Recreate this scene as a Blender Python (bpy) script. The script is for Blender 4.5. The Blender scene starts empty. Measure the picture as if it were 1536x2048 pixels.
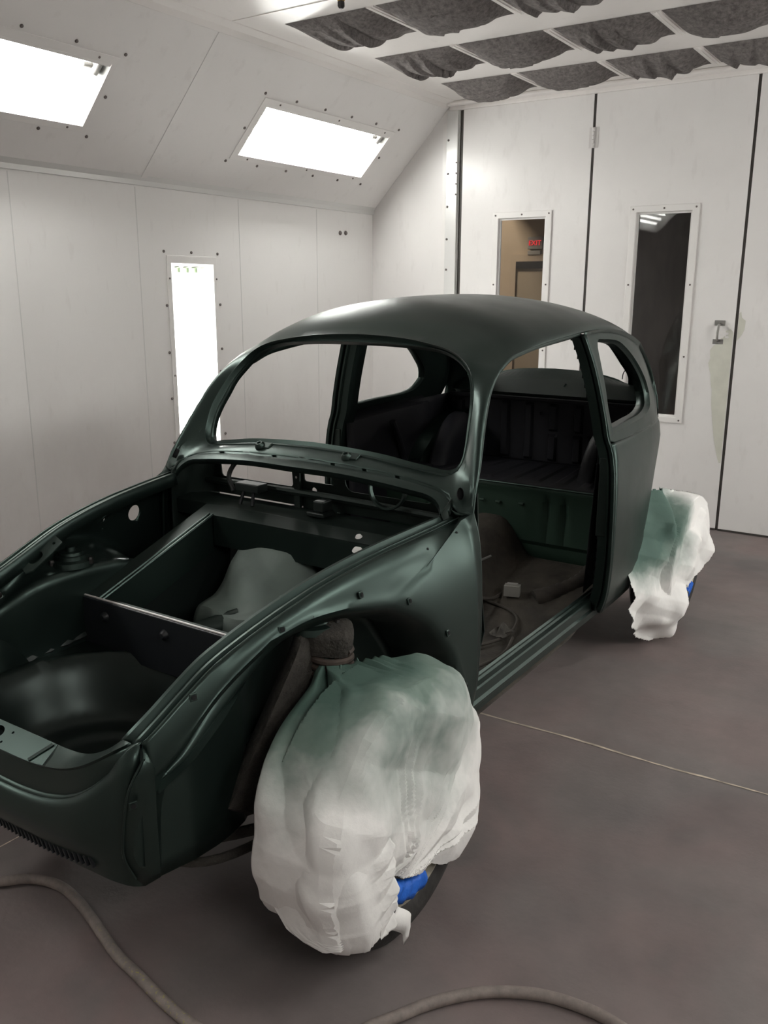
import bpy, bmesh, math, random
from mathutils import Vector, Matrix
random.seed(7)
sc = bpy.context.scene
COL = sc.collection
PI = math.pi
XC = -1.70            # the car's centre line in the booth
CAR0 = (XC, 2.70, 0.0)

EXPO = .90
# ---------------------------------------------------------------- materials
def new_mat(name):
    m = bpy.data.materials.new(name); m.use_nodes = True
    return m, m.node_tree, m.node_tree.nodes['Principled BSDF']
def N(nt, t, **kw):
    n = nt.nodes.new(t)
    for k, v in kw.items(): setattr(n, k, v)
    return n
def noise(nt, scale, detail=3.0, rough=.55, coord='Object', dist=0.0, stretch=None):
    tc = N(nt, 'ShaderNodeTexCoord'); mp = N(nt, 'ShaderNodeMapping'); ns = N(nt, 'ShaderNodeTexNoise')
    nt.links.new(tc.outputs[coord], mp.inputs['Vector']); nt.links.new(mp.outputs['Vector'], ns.inputs['Vector'])
    ns.inputs['Scale'].default_value = scale; ns.inputs['Detail'].default_value = detail
    ns.inputs['Roughness'].default_value = rough; ns.inputs['Distortion'].default_value = dist
    if stretch: mp.inputs['Scale'].default_value = stretch
    return ns
def ramp(nt, src, stops):
    r = N(nt, 'ShaderNodeValToRGB'); nt.links.new(src, r.inputs['Fac'])
    e = r.color_ramp.elements
    while len(e) < len(stops): e.new(.5)
    for el, (p, c) in zip(e, stops):
        el.position = p; el.color = (*c, 1) if len(c) == 3 else c
    return r
def bump(nt, b, src, strength, dist=.01):
    bp = N(nt, 'ShaderNodeBump'); bp.inputs['Strength'].default_value = strength; bp.inputs['Distance'].default_value = dist
    nt.links.new(src, bp.inputs['Height']); nt.links.new(bp.outputs['Normal'], b.inputs['Normal'])
def simple(name, col, rough=.5, metal=0.0, spec=None, var=0.0, scale=8, bmp=0.0, bscale=60):
    m, nt, b = new_mat(name)
    b.inputs['Base Color'].default_value = (*col, 1); b.inputs['Roughness'].default_value = rough
    b.inputs['Metallic'].default_value = metal
    if spec is not None: b.inputs['Specular IOR Level'].default_value = spec
    if var:
        ns = noise(nt, scale, 4)
        r = ramp(nt, ns.outputs['Fac'], [(.3, tuple(c*(1-var) for c in col)), (.7, tuple(min(1, c*(1+var)) for c in col))])
        nt.links.new(r.outputs['Color'], b.inputs['Base Color'])
    if bmp:
        n2 = noise(nt, bscale, 4); bump(nt, b, n2.outputs['Fac'], bmp)
    return m
def paint(name, col, rough, metal, coat=0.0):
    m, nt, b = new_mat(name)
    b.inputs['Base Color'].default_value = (*col, 1); b.inputs['Metallic'].default_value = metal
    ns = noise(nt, 9, 3)
    r = ramp(nt, ns.outputs['Fac'], [(.3, (rough-.025,)*3), (.7, (rough+.025,)*3)])
    nt.links.new(r.outputs['Color'], b.inputs['Roughness'])
    b.inputs['Coat Weight'].default_value = coat; b.inputs['Coat Roughness'].default_value = .36
    return m
M = {}
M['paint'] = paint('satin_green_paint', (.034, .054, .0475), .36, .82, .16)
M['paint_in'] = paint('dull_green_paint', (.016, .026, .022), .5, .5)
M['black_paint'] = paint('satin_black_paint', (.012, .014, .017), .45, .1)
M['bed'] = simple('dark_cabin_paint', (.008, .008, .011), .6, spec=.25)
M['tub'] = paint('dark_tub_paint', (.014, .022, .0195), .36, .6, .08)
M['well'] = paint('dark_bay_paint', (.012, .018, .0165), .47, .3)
M['under'] = simple('underseal', (.035, .031, .026), .85, bmp=.8, bscale=90, var=.3, scale=30)
M['rust'] = simple('rusty_spring', (.045, .032, .025), .7, var=.4, scale=40)
M['carpet'] = simple('bare_dirty_floor_pan', (.045, .038, .030), .85, var=.55, scale=7, bmp=.4, bscale=40)
M['rubber'] = simple('tyre_rubber', (.028, .026, .025), .75, var=.3, scale=25, bmp=.2, bscale=50)
M['rim'] = simple('cream_wheel_rim', (.47, .44, .36), .35, .3)
M['rim_dark'] = simple('dark_wheel_centre', (.03, .028, .026), .6)
M['tape'] = simple('blue_masking_tape', (.012, .13, .62), .6, bmp=.3, bscale=80)
M['wire'] = simple('black_wire', (.012, .014, .014), .5)
M['steel'] = simple('dull_steel', (.28, .27, .26), .45, .7)
M['bolt'] = simple('screw_head', (.16, .14, .135), .5, .5)
M['gasket'] = simple('door_gasket', (.045, .040, .036), .6)
M['grey_box'] = simple('grey_plastic', (.30, .29, .27), .6)
M['brass'] = simple('brass', (.42, .27, .08), .4, .8)
M['dark_metal'] = simple('dark_metal', (.03, .028, .027), .5, .5)
M['hole'] = simple('dark_opening', (.004, .004, .005), .9)

def white_panel(name, base=(.80, .785, .775), rough=.30, dirt=.06):
    m, nt, b = new_mat(name)
    n1 = noise(nt, 1.3, 5, .6, coord='Object'); n2 = noise(nt, 14, 4, .6, coord='Object', stretch=(1, 1, .35))
    r1 = ramp(nt, n1.outputs['Fac'], [(.30, tuple(c*(1-dirt) for c in base)), (.62, base)])
    r2 = ramp(nt, n2.outputs['Fac'], [(.28, (.90, .895, .89)), (.42, (1, 1, 1))])
    mx = N(nt, 'ShaderNodeMix', data_type='RGBA', blend_type='MULTIPLY'); mx.inputs['Factor'].default_value = .55
    nt.links.new(r1.outputs['Color'], mx.inputs['A']); nt.links.new(r2.outputs['Color'], mx.inputs['B'])
    nt.links.new(mx.outputs['Result'], b.inputs['Base Color'])
    b.inputs['Roughness'].default_value = rough; b.inputs['Specular IOR Level'].default_value = .32
    return m
M['wall'] = white_panel('white_booth_panel', dirt=.05, rough=.34)
M['door'] = white_panel('white_booth_door', dirt=.07, rough=.26)
M['ceil'] = white_panel('white_booth_ceiling', (.80, .775, .755), .30, .03)
M['trim'] = simple('white_trim', (.78, .765, .75), .32)
M['trim_grey'] = simple('galvanised_trim', (.66, .66, .65), .35, .25)
def wall_left_mat():
    m, nt, b = new_mat('white_booth_wall_with_scuffs')
    tc = N(nt, 'ShaderNodeTexCoord'); sep = N(nt, 'ShaderNodeSeparateXYZ'); nt.links.new(tc.outputs['Object'], sep.inputs['Vector'])
    mr = N(nt, 'ShaderNodeMapRange'); mr.inputs['From Min'].default_value = 1.5; mr.inputs['From Max'].default_value = .25
    nt.links.new(sep.outputs['Z'], mr.inputs['Value'])
    n1 = noise(nt, 3.2, 6, .65, stretch=(1, 1, .55)); n2 = noise(nt, 20, 4, .6, stretch=(1, 1, .3))
    mu = N(nt, 'ShaderNodeMath', operation='MULTIPLY'); nt.links.new(n1.outputs['Fac'], mu.inputs[0]); nt.links.new(mr.outputs['Result'], mu.inputs[1])
    r = ramp(nt, mu.outputs['Value'], [(.10, (.80, .79, .78)), (.62, (.66, .64, .63))])
    r2 = ramp(nt, n2.outputs['Fac'], [(.26, (.93, .925, .92)), (.40, (1, 1, 1))])
    mx = N(nt, 'ShaderNodeMix', data_type='RGBA', blend_type='MULTIPLY'); mx.inputs['Factor'].default_value = .7
    nt.links.new(r.outputs['Color'], mx.inputs['A']); nt.links.new(r2.outputs['Color'], mx.inputs['B'])
    nt.links.new(mx.outputs['Result'], b.inputs['Base Color']); b.inputs['Roughness'].default_value = .42
    return m
M['wall_left'] = wall_left_mat()
def floor_mat():
    m, nt, b = new_mat('oversprayed_concrete_floor')
    n1 = noise(nt, .9, 4, .55); n2 = noise(nt, 7, 6, .65); n3 = noise(nt, 1.7, 3, .5, dist=.6)
    r1 = ramp(nt, n1.outputs['Fac'], [(.32, (.125, .113, .112)), (.46, (.178, .156, .152)), (.58, (.205, .172, .168)), (.70, (.240, .206, .198))])
    r3 = ramp(nt, n3.outputs['Fac'], [(.40, (1, 1, 1)), (.62, (1.03, .935, .93)), (.75, (.82, .84, .84))])
    r2 = ramp(nt, n2.outputs['Fac'], [(.3, (.88, .88, .88)), (.7, (1.08, 1.08, 1.08))])
    a = N(nt, 'ShaderNodeMix', data_type='RGBA', blend_type='MULTIPLY'); a.inputs['Factor'].default_value = 1
    c = N(nt, 'ShaderNodeMix', data_type='RGBA', blend_type='MULTIPLY'); c.inputs['Factor'].default_value = 1
    nt.links.new(r1.outputs['Color'], a.inputs['A']); nt.links.new(r3.outputs['Color'], a.inputs['B'])
    nt.links.new(a.outputs['Result'], c.inputs['A']); nt.links.new(r2.outputs['Color'], c.inputs['B'])
    nt.links.new(c.outputs['Result'], b.inputs['Base Color'])
    b.inputs['Roughness'].default_value = .62
    n4 = noise(nt, 60, 4); bump(nt, b, n4.outputs['Fac'], .12)
    return m
M['floor'] = floor_mat()
def felt():
    m, nt, b = new_mat('grey_filter_felt')
    n1 = noise(nt, 45, 6, .75); n2 = noise(nt, 8, 3)
    r = ramp(nt, n1.outputs['Fac'], [(.32, (.085, .076, .073)), (.68, (.25, .228, .22))])
    nt.links.new(r.outputs['Color'], b.inputs['Base Color']); b.inputs['Roughness'].default_value = .95
    bump(nt, b, n1.outputs['Fac'], .9, .01)
    return m
M['felt'] = felt()
def paper_mat(name, origin, radius):
    """white masking paper, green overspray round the point it was sprayed at"""
    m, nt, b = new_mat(name)
    geo = N(nt, 'ShaderNodeTexCoord'); sub = N(nt, 'ShaderNodeVectorMath', operation='DISTANCE')
    sub.inputs[1].default_value = origin; nt.links.new(geo.outputs['Object'], sub.inputs[0])
    ns = noise(nt, 5, 4, .6); ad = N(nt, 'ShaderNodeMath', operation='MULTIPLY_ADD')
    nt.links.new(ns.outputs['Fac'], ad.inputs[0]); ad.inputs[1].default_value = .28; nt.links.new(sub.outputs['Value'], ad.inputs[2])
    mr = N(nt, 'ShaderNodeMapRange'); mr.inputs['From Min'].default_value = radius*.45+.14; mr.inputs['From Max'].default_value = radius+.14
    nt.links.new(ad.outputs['Value'], mr.inputs['Value'])
    r = ramp(nt, mr.outputs['Result'], [(0, (.075, .135, .112)), (.3, (.17, .235, .205)), (.62, (.52, .555, .53)), (1, (.86, .85, .835))])
    nt.links.new(r.outputs['Color'], b.inputs['Base Color']); b.inputs['Roughness'].default_value = .75
    n2 = noise(nt, 30, 5, .6); bump(nt, b, n2.outputs['Fac'], .16, .01)
    return m
M['sheet'] = simple('oversprayed_masking_paper', (.20, .26, .23), .7, var=.25, scale=5, bmp=.2, bscale=20)
M['sheet'] = simple('oversprayed_masking_paper', (.105, .135, .12), .65, var=.25, scale=5, bmp=.2, bscale=20)
def emit(name, col, s):
    m = bpy.data.materials.new(name); m.use_nodes = True; nt = m.node_tree
    nt.nodes.remove(nt.nodes['Principled BSDF']); e = N(nt, 'ShaderNodeEmission')
    e.inputs['Color'].default_value = (*col, 1); e.inputs['Strength'].default_value = s
    nt.links.new(e.outputs[0], nt.nodes['Material Output'].inputs[0]); return m
M['lamp'] = emit('booth_lamp_light', (1.0, .985, .95), 22)
M['exit_red'] = emit('exit_letters_light', (1.0, .05, .06), .40)
M['lamp_inner'] = simple('white_reflector', (.34, .34, .325), .5)
def glass(name='window_glass', tint=(.97, .98, .97)):
    m = bpy.data.materials.new(name); m.use_nodes = True; nt = m.node_tree
    nt.nodes.remove(nt.nodes['Principled BSDF'])
    t = N(nt, 'ShaderNodeBsdfTransparent'); g = N(nt, 'ShaderNodeBsdfGlossy'); fr = N(nt, 'ShaderNodeFresnel'); mx = N(nt, 'ShaderNodeMixShader')
    t.inputs['Color'].default_value = (*tint, 1); g.inputs['Roughness'].default_value = .02; fr.inputs['IOR'].default_value = 1.55
    nt.links.new(fr.outputs[0], mx.inputs[0]); nt.links.new(t.outputs[0], mx.inputs[1]); nt.links.new(g.outputs[0], mx.inputs[2])
    nt.links.new(mx.outputs[0], nt.nodes['Material Output'].inputs[0]); return m
M['glass'] = glass()
M['tan'] = simple('tan_wall_paint', (.36, .29, .22), .7, var=.06, scale=3)
M['tan_door'] = simple('tan_door_paint', (.27, .225, .17), .6)
M['shop'] = simple('dark_workshop_wall', (.10, .094, .088), .8, var=.3, scale=2)
def hose_mat():
    m, nt, b = new_mat('dusty_rubber_hose')
    n1 = noise(nt, 35, 5, .7); n2 = noise(nt, 140, 2, .5); n3 = noise(nt, 3.3, 2)
    r = ramp(nt, n1.outputs['Fac'], [(.3, (.175, .148, .137)), (.7, (.28, .235, .215))])
    a = ramp(nt, n2.outputs['Fac'], [(.60, (0, 0, 0)), (.68, (1, 1, 1))]); c = ramp(nt, n3.outputs['Fac'], [(.50, (0, 0, 0)), (.62, (1, 1, 1))])
    mu = N(nt, 'ShaderNodeMath', operation='MULTIPLY'); nt.links.new(a.outputs['Color'], mu.inputs[0]); nt.links.new(c.outputs['Color'], mu.inputs[1])
    mx = N(nt, 'ShaderNodeMix', data_type='RGBA'); nt.links.new(mu.outputs[0], mx.inputs['Factor'])
    nt.links.new(r.outputs['Color'], mx.inputs['A']); mx.inputs['B'].default_value = (.34, .31, .10, 1)
    nt.links.new(mx.outputs['Result'], b.inputs['Base Color']); b.inputs['Roughness'].default_value = .7
    return m
M['hose'] = hose_mat()
M['paint_riser'] = paint('scuffed_green_paint', (.030, .062, .044), .5, .25)
M['cable'] = simple('dusty_cable', (.05, .042, .035), .7)
M['rag'] = simple('dusty_grey_cloth', (.10, .092, .082), .9, var=.3, scale=20)
M['duct'] = simple('paper_heater_duct', (.040, .033, .027), .85, var=.3, scale=20)
M['stain'] = simple('greenish_drip_stain', (.60, .60, .53), .45, var=.08, scale=9)
M['joint'] = simple('floor_joint_filler', (.55, .47, .38), .9, var=.45, scale=12)
M['screed_patch'] = simple('floor_spot', (.045, .042, .040), .7)

# ---------------------------------------------------------------- mesh helpers
def link(o, parent=None):
    COL.objects.link(o)
    if parent is not None: o.parent = parent
    return o
def tag(o, label=None, cat=None, group=None, kind=None):
    if label: o['label'] = label
    if cat: o['category'] = cat
    if group: o['group'] = group
    if kind: o['kind'] = kind
    return o
def root_of(o):
    while o.parent is not None: o = o.parent
    return o
def origin(parent):
    """sum of the parents' offsets, so that part coordinates can be given in the thing's outer frame"""
    v = Vector((0, 0, 0))
    while parent is not None:
        v += parent.location; parent = parent.parent
    return v
def obj(name, verts, faces, mat, parent=None, smooth=True, sharp=40, solid=0, off=0, world=True, merge=0, bevel=0, sub=0):
    bm = bmesh.new(); vs = [bm.verts.new(v) for v in verts]
    for f in faces:
        try: bm.faces.new([vs[i] for i in f])
        except ValueError: pass
    if merge: bmesh.ops.remove_doubles(bm, verts=bm.verts, dist=merge)
    bmesh.ops.recalc_face_normals(bm, faces=bm.faces)
    return from_bm(name, bm, mat, parent, smooth, sharp, solid, off, world, bevel, sub)
def from_bm(name, bm, mat, parent=None, smooth=True, sharp=40, solid=0, off=0, world=True, bevel=0, sub=0):
    me = bpy.data.meshes.new(name)
    if world and parent is not None:
        bmesh.ops.translate(bm, verts=bm.verts, vec=-origin(parent))
    bm.to_mesh(me); bm.free()
    for p in me.polygons: p.use_smooth = smooth
    if smooth and sharp: me.set_sharp_from_angle(angle=math.radians(sharp))
    me.materials.append(M[mat] if isinstance(mat, str) else mat)
    o = link(bpy.data.objects.new(name, me), parent)
    if solid:
        md = o.modifiers.new('thickness', 'SOLIDIFY'); md.thickness = solid; md.offset = off
    if bevel:
        md = o.modifiers.new('bevel', 'BEVEL'); md.width = bevel; md.segments = 2; md.limit_method = 'ANGLE'
    if sub:
        md = o.modifiers.new('sub', 'SUBSURF'); md.levels = sub; md.render_levels = sub
    return o
class MB:
    def __init__(s): s.v = []; s.f = []
    def grid(s, rows, close_u=False, close_v=False):
        b = len(s.v); n = len(rows[0]); m = len(rows)
        for r in rows: s.v += [tuple(p) for p in r]
        for i in range(m-1+(1 if close_v else 0)):
            for j in range(n-1+(1 if close_u else 0)):
                a = b+(i % m)*n+j; c = b+(i % m)*n+(j+1) % n; d = b+((i+1) % m)*n+(j+1) % n; e = b+((i+1) % m)*n+j
                s.f.append((a, c, d, e))
        return s
    def box(s, x0, x1, y0, y1, z0, z1):
        b = len(s.v); s.v += [(x, y, z) for z in (z0, z1) for y in (y0, y1) for x in (x0, x1)]
        s.f += [tuple(b+i for i in q) for q in ((0, 1, 3, 2), (4, 6, 7, 5), (0, 4, 5, 1), (2, 3, 7, 6), (0, 2, 6, 4), (1, 5, 7, 3))]
        return s
    def obox(s, c, ax, h):
        """box with centre c, three axes, three half sizes"""
        b = len(s.v); c = Vector(c); a = [Vector(q).normalized()*k for q, k in zip(ax, h)]
        s.v += [tuple(c+a[0]*i+a[1]*j+a[2]*k) for k in (-1, 1) for j in (-1, 1) for i in (-1, 1)]
        s.f += [tuple(b+i for i in q) for q in ((0, 1, 3, 2), (4, 6, 7, 5), (0, 4, 5, 1), (2, 3, 7, 6), (0, 2, 6, 4), (1, 5, 7, 3))]
        return s
    def tube(s, pts, r, n=10, cap=True, close=False):
        pts = [Vector(p) for p in pts]; b = len(s.v); m = len(pts); up = None
        rr = r if isinstance(r, (list, tuple)) else [r]*m
        for i, p in enumerate(pts):
            t = (pts[(i+1) % m]-pts[i-1]) if close else (pts[min(i+1, m-1)]-pts[max(i-1, 0)])
            t.normalize()
            if up is None:
                up = Vector((0, 0, 1)) if abs(t.z) < .9 else Vector((1, 0, 0))
            x = t.cross(up).normalized(); up = x.cross(t).normalized()
            for k in range(n):
                a = 2*PI*k/n; s.v.append(tuple(p+(x*math.cos(a)+up*math.sin(a))*rr[i]))
        for i in range(m-1+(1 if close else 0)):
            for k in range(n):
                s.f.append((b+i*n+k, b+i*n+(k+1) % n, b+((i+1) % m)*n+(k+1) % n, b+((i+1) % m)*n+k))
        if cap and not close:
            s.f.append(tuple(b+k for k in range(n))); s.f.append(tuple(b+(m-1)*n+k for k in range(n)))
        return s
    def lathe(s, prof, c, axis, n=32, cap=False):
        """prof: (radius, along)"""
        b = len(s.v); c = Vector(c); t = Vector(axis).normalized()
        x = t.cross(Vector((0, 0, 1)) if abs(t.z) < .9 else Vector((0, 1, 0))).normalized(); y = t.cross(x)
        for r, h in prof:
            for k in range(n):
                a = 2*PI*k/n; s.v.append(tuple(c+t*h+(x*math.cos(a)+y*math.sin(a))*r))
        for i in range(len(prof)-1):
            for k in range(n):
                s.f.append((b+i*n+k, b+i*n+(k+1) % n, b+(i+1)*n+(k+1) % n, b+(i+1)*n+k))
        if cap:
            s.f.append(tuple(b+k for k in range(n))); s.f.append(tuple(b+(len(prof)-1)*n+k for k in range(n)))
        return s
    def mirror(s):
        b = len(s.v); s.v += [(-x, y, z) for x, y, z in s.v]; s.f += [tuple(b+i for i in reversed(f)) for f in list(s.f)]
        return s
    def flip(s):
        s.v = [(-x, y, z) for x, y, z in s.v]; s.f = [tuple(reversed(f)) for f in s.f]; return s
    def move(s, d):
        s.v = [(x+d[0], y+d[1], z+d[2]) for x, y, z in s.v]; return s
    def obj(s, name, mat, parent=None, **k): return obj(name, s.v, s.f, mat, parent, **k)

def lerp(a, b, t): return tuple(x+(y-x)*t for x, y in zip(a, b))
def resamp(P, n):
    """n points evenly along a smooth (cubic hermite) curve through P"""
    P = [Vector(p) for p in P]; d = [0]
    for a, b in zip(P, P[1:]): d.append(d[-1]+(b-a).length)
    m = []
    for i in range(len(P)):
        if i == 0: m.append((P[1]-P[0])/(d[1]-d[0]))
        elif i == len(P)-1: m.append((P[-1]-P[-2])/(d[-1]-d[-2]))
        else:
            h0 = d[i]-d[i-1]; h1 = d[i+1]-d[i]
            m.append(((P[i]-P[i-1])/h0*h1+(P[i+1]-P[i])/h1*h0)/(h0+h1))
    out = []; k = 0
    for i in range(n):
        t = d[-1]*i/(n-1)
        while k < len(P)-2 and t > d[k+1]: k += 1
        h = d[k+1]-d[k]; x = min(1, (t-d[k])/h)
        out.append(P[k]*(2*x**3-3*x*x+1)+m[k]*(h*(x**3-2*x*x+x))+P[k+1]*(-2*x**3+3*x*x)+m[k+1]*(h*(x**3-x*x)))
    return [tuple(p) for p in out]
def keyed(segs):
    """segs: list of (points, n); resample each, joined"""
    out = []
    for P, n in segs:
        r = resamp(P, n); out += r if not out else r[1:]
    return out
def loft(a, b, n, bulge=0.0, power=1.0):
    """rows from curve a to curve b; bulge lifts the middle along the local normal"""
    rows = []
    A = [Vector(p) for p in a]; B = [Vector(p) for p in b]; nn = []
    for i in range(len(A)):
        t = (A[min(i+1, len(A)-1)]-A[max(i-1, 0)])+(B[min(i+1, len(A)-1)]-B[max(i-1, 0)])
        q = t.cross(B[i]-A[i]); nn.append(q.normalized() if q.length > 1e-9 else Vector((0, 0, 0)))
    for j in range(n+1):
        s = j/n
        rows.append([tuple(A[i].lerp(B[i], s)+nn[i]*bulge*math.sin(PI*s)**power) for i in range(len(A))])
    return rows
def flat_panel(name, polys, thick, place, mat, parent=None, bevel=0, world=True):
    """flat sheet with holes; polys: outer outline then holes, 2-D; place maps (a, b, depth) to 3-D"""
    cu = bpy.data.curves.new('tmp', 'CURVE'); cu.dimensions = '2D'; cu.fill_mode = 'BOTH'; cu.extrude = thick/2
    for P in polys:
        s = cu.splines.new('POLY'); s.points.add(len(P)-1); s.use_cyclic_u = True
        for q, p in zip(s.points, P): q.co = (p[0], p[1], 0, 1)
    t = bpy.data.objects.new('tmp', cu); COL.objects.link(t)
    me = bpy.data.meshes.new_from_object(t.evaluated_get(bpy.context.evaluated_depsgraph_get()))
    bpy.data.objects.remove(t); bpy.data.curves.remove(cu)
    bm = bmesh.new(); bm.from_mesh(me); bpy.data.meshes.remove(me)
    bmesh.ops.remove_doubles(bm, verts=bm.verts, dist=1e-5)
    for v in bm.verts: v.co = Vector(place(v.co.x, v.co.y, v.co.z))
    bmesh.ops.recalc_face_normals(bm, faces=bm.faces)
    return from_bm(name, bm, mat, parent, smooth=False, bevel=bevel, world=world)
def circle(cx, cy, r, n=24, ry=None): return [(cx+r*math.cos(2*PI*i/n), cy+(ry or r)*math.sin(2*PI*i/n)) for i in range(n)]
def rect(x0, x1, y0, y1): return [(x0, y0), (x1, y0), (x1, y1), (x0, y1)]
def rrect(x0, x1, y0, y1, r, n=5):
    out = []
    for cx, cy, a0 in ((x1-r, y0+r, -90), (x1-r, y1-r, 0), (x0+r, y1-r, 90), (x0+r, y0+r, 180)):
        for k in range(n+1):
            a = math.radians(a0+90*k/n); out.append((cx+r*math.cos(a), cy+r*math.sin(a)))
    return out
def drill(o, cutters):
    """cut real holes: cutters are (centre, axis, radius, length) in world coordinates"""
    mb = MB()
    for c, ax, r, L in cutters: mb.lathe([(r, -L/2), (r, L/2)], c, ax, 24, cap=True)
    k = mb.obj('cutter', 'hole')
    bpy.context.view_layer.update()
    k.matrix_world = Matrix.Identity(4)
    md = o.modifiers.new('holes', 'BOOLEAN'); md.operation = 'DIFFERENCE'; md.object = k; md.solver = 'EXACT'
    bpy.context.view_layer.update()
    me = bpy.data.meshes.new_from_object(o.evaluated_get(bpy.context.evaluated_depsgraph_get()))
    old = o.data; o.modifiers.clear(); o.data = me
    bpy.data.meshes.remove(old); kd = k.data; bpy.data.objects.remove(k); bpy.data.meshes.remove(kd)
def empty(name, loc, label=None, cat=None, group=None):
    o = bpy.data.objects.new(name, None); o.empty_display_size = .1; link(o); o.location = loc
    return tag(o, label, cat, group)
def smoothstep(x): x = max(0, min(1, x)); return x*x*(3-2*x)
def interp(x, xs, ys):
    if x <= xs[0]: return ys[0]
    for i in range(len(xs)-1):
        if x <= xs[i+1]:
            return ys[i]+(ys[i+1]-ys[i])*(x-xs[i])/(xs[i+1]-xs[i])
    return ys[-1]

# ================================================================= THE BOOTH
XL, XR, YB, YF, ZC = -3.942, 1.422, 5.754, -2.6, 2.75     # left wall, right wall, door plane, wall behind, ceiling
ZS, XT = 2.064, -3.272                                     # where the slope starts, where it meets the ceiling
XTR = -2.52-XT                                             # mirrored about the booth's middle (x = -1.26)
def struct(o): o['kind'] = 'structure'; return o
struct(MB().box(XL-.1, XR+.1, YF-.1, 12.2, -.12, 0).obj('floor', 'floor', smooth=False))
struct(MB().box(XT-.02, XTR+.02, YF-.1, YB+.12, ZC, ZC+.08).obj('ceiling', 'ceil', smooth=False))
# wall panels: a slab each, joints as thin grooves between the sheets
def lamp_hole(y0, y1): return (y0, y1)
LY = [(-2.53+0*0, -1.24), (-.62, .70), (1.71, 3.03), (4.04, 5.36)]     # the slope fixtures along the booth
VY = (3.70, 4.04, .42, 1.64)                                           # the upright fixture's opening
def wall_with_hole(name, x, sgn, mat):
    polys = [rect(YF-.1, YB+.12, 0, ZS+.01), rect(VY[0], VY[1], VY[2], VY[3])]
    return struct(flat_panel(name, polys, .04, lambda a, b, d: (x-sgn*(.02)+d, a, b), mat))
wall_with_hole('wall_left', XL, 1, 'wall_left'); wall_with_hole('wall_right', XR, -1, 'wall')
SL = Vector((XT-XL, 0, ZC-ZS)); SLn = SL.length; SLd = SL.normalized()
def slope_pt(side, a, b, d):
    """a along the booth, b up the slope, d out of the slope into the booth"""
    x = XL+SLd.x*b+SLd.z*d; z = ZS+SLd.z*b-SLd.x*d
    return (x if side < 0 else -2.52-x, a, z)
HB = (.236, .594)                                                      # opening of a slope fixture, measured up the slope
for side, nm in ((-1, 'wall_left_slope'), (1, 'wall_right_slope')):
    polys = [rect(YF-.1, YB+.12, 0, SLn)]+[rect(y0+.05, y1-.03, HB[0]+.035, HB[1]) for y0, y1 in LY if y0 > -2.4 or side < 0]
    struct(flat_panel(nm, polys, .04, lambda a, b, d, s=side: slope_pt(s, a, b, d-.02), 'wall'))
struct(MB().box(XL-.1, XR+.1, YF-.14, YF-.1, 0, ZC).obj('wall_front', 'wall', smooth=False))
# back wall: fixed panels left and right of the doors, corner posts
DX = [-3.19, -2.236, -1.258, -.28, .68]
back = MB(); back.box(XL-.1, DX[0]-.02, YB, YB+.08, 0, ZC); struct(back.obj('wall_back_left', 'wall', smooth=False))
back = MB(); back.box(DX[4]+.02, XR+.1, YB, YB+.08, 0, ZC); struct(back.obj('wall_back_right', 'wall', smooth=False))
struct(MB().box(XT-.02, XTR+.02, YB-.012, YB+.10, 2.70, ZC).obj('wall_back_header', 'ceil', smooth=False, bevel=.006))
def screw(parent, p, axis, r=.0085, h=.007, name='screw', mat='bolt'):
    o = MB().lathe([(0, h), (r*.6, h), (r, h*.5), (r, -.002)], p, axis, 10).obj(name, mat, parent)
    return o
# trims
t = struct(MB().box(-3.305, -3.215, YB-.016, YB, 0, 2.70).obj('trim_1', 'trim_grey', smooth=False, bevel=.003))
for z in [2.51, 2.29, 2.07, 1.85, 1.64, 1.43, 1.22, 1.01, .8, .6, .4, .2]: screw(t, (-3.288, YB-.016, z), (0, -1, 0), .008)
for z in (2.36, 2.29, 2.22, 2.15): screw(t, (-3.222, YB-.016, z), (0, -1, 0), .006)
t = struct(MB().box(-3.338, -3.305, YB-.008, YB, 0, 2.62).obj('trim_2', 'trim', smooth=False, bevel=.002))
# folded trim where the slope meets the ceiling, seam covers
tr = MB()
for (b0, d0), (b1, d1) in (((SLn-.05, .004), (SLn-.004, .012)),):
    tr.grid([[slope_pt(-1, y, b0, .001) for y in (YF, YB-.02)], [slope_pt(-1, y, b0+.004, d0+.004) for y in (YF, YB-.02)],
             [slope_pt(-1, y, SLn-.012, d1) for y in (YF, YB-.02)], [(XT+.05, y, ZC-.004) for y in (YF, YB-.02)], [(XT+.055, y, ZC+.001) for y in (YF, YB-.02)]])
struct(tr.obj('trim_3', 'ceil', smooth=False))
tr = MB().grid([[(XL+.0, y, ZS-.022) for y in (YF, YB)], [(XL+.010, y, ZS-.020) for y in (YF, YB)], [(XL+.014, y, ZS+.004) for y in (YF, YB)], [(XL+.03, y, ZS+.032) for y in (YF, YB)]])
struct(tr.obj('trim_4', 'trim_grey', smooth=False))
struct(MB().box(XT-.01, XTR+.01, YB-.075, YB-.012, 2.722, ZC).obj('trim_5', 'ceil', smooth=False, bevel=.012))
k = 6
for y in (3.52, 1.17):
    a = MB().grid([[slope_pt(-1, y-.022, b, .0008) for b in (.02, SLn-.05)], [slope_pt(-1, y-.02, b, .003) for b in (.02, SLn-.05)], [slope_pt(-1, y+.02, b, .003) for b in (.02, SLn-.05)], [slope_pt(-1, y+.022, b, .0008) for b in (.02, SLn-.05)]])
    struct(a.obj('trim_%d' % k, 'wall', smooth=False)); k += 1
for y in (2.70, 3.47, 4.285, 5.07):
    struct(MB().box(XL, XL+.0012, y-.0022, y+.0022, 0, ZS-.03).obj('trim_%d' % k, 'trim_grey', smooth=False)); k += 1
struct(MB().box(XT+.055, XTR-.055, 3.50, 3.53, ZC-.003, ZC).obj('trim_%d' % k, 'ceil', smooth=False)); k += 1

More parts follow.
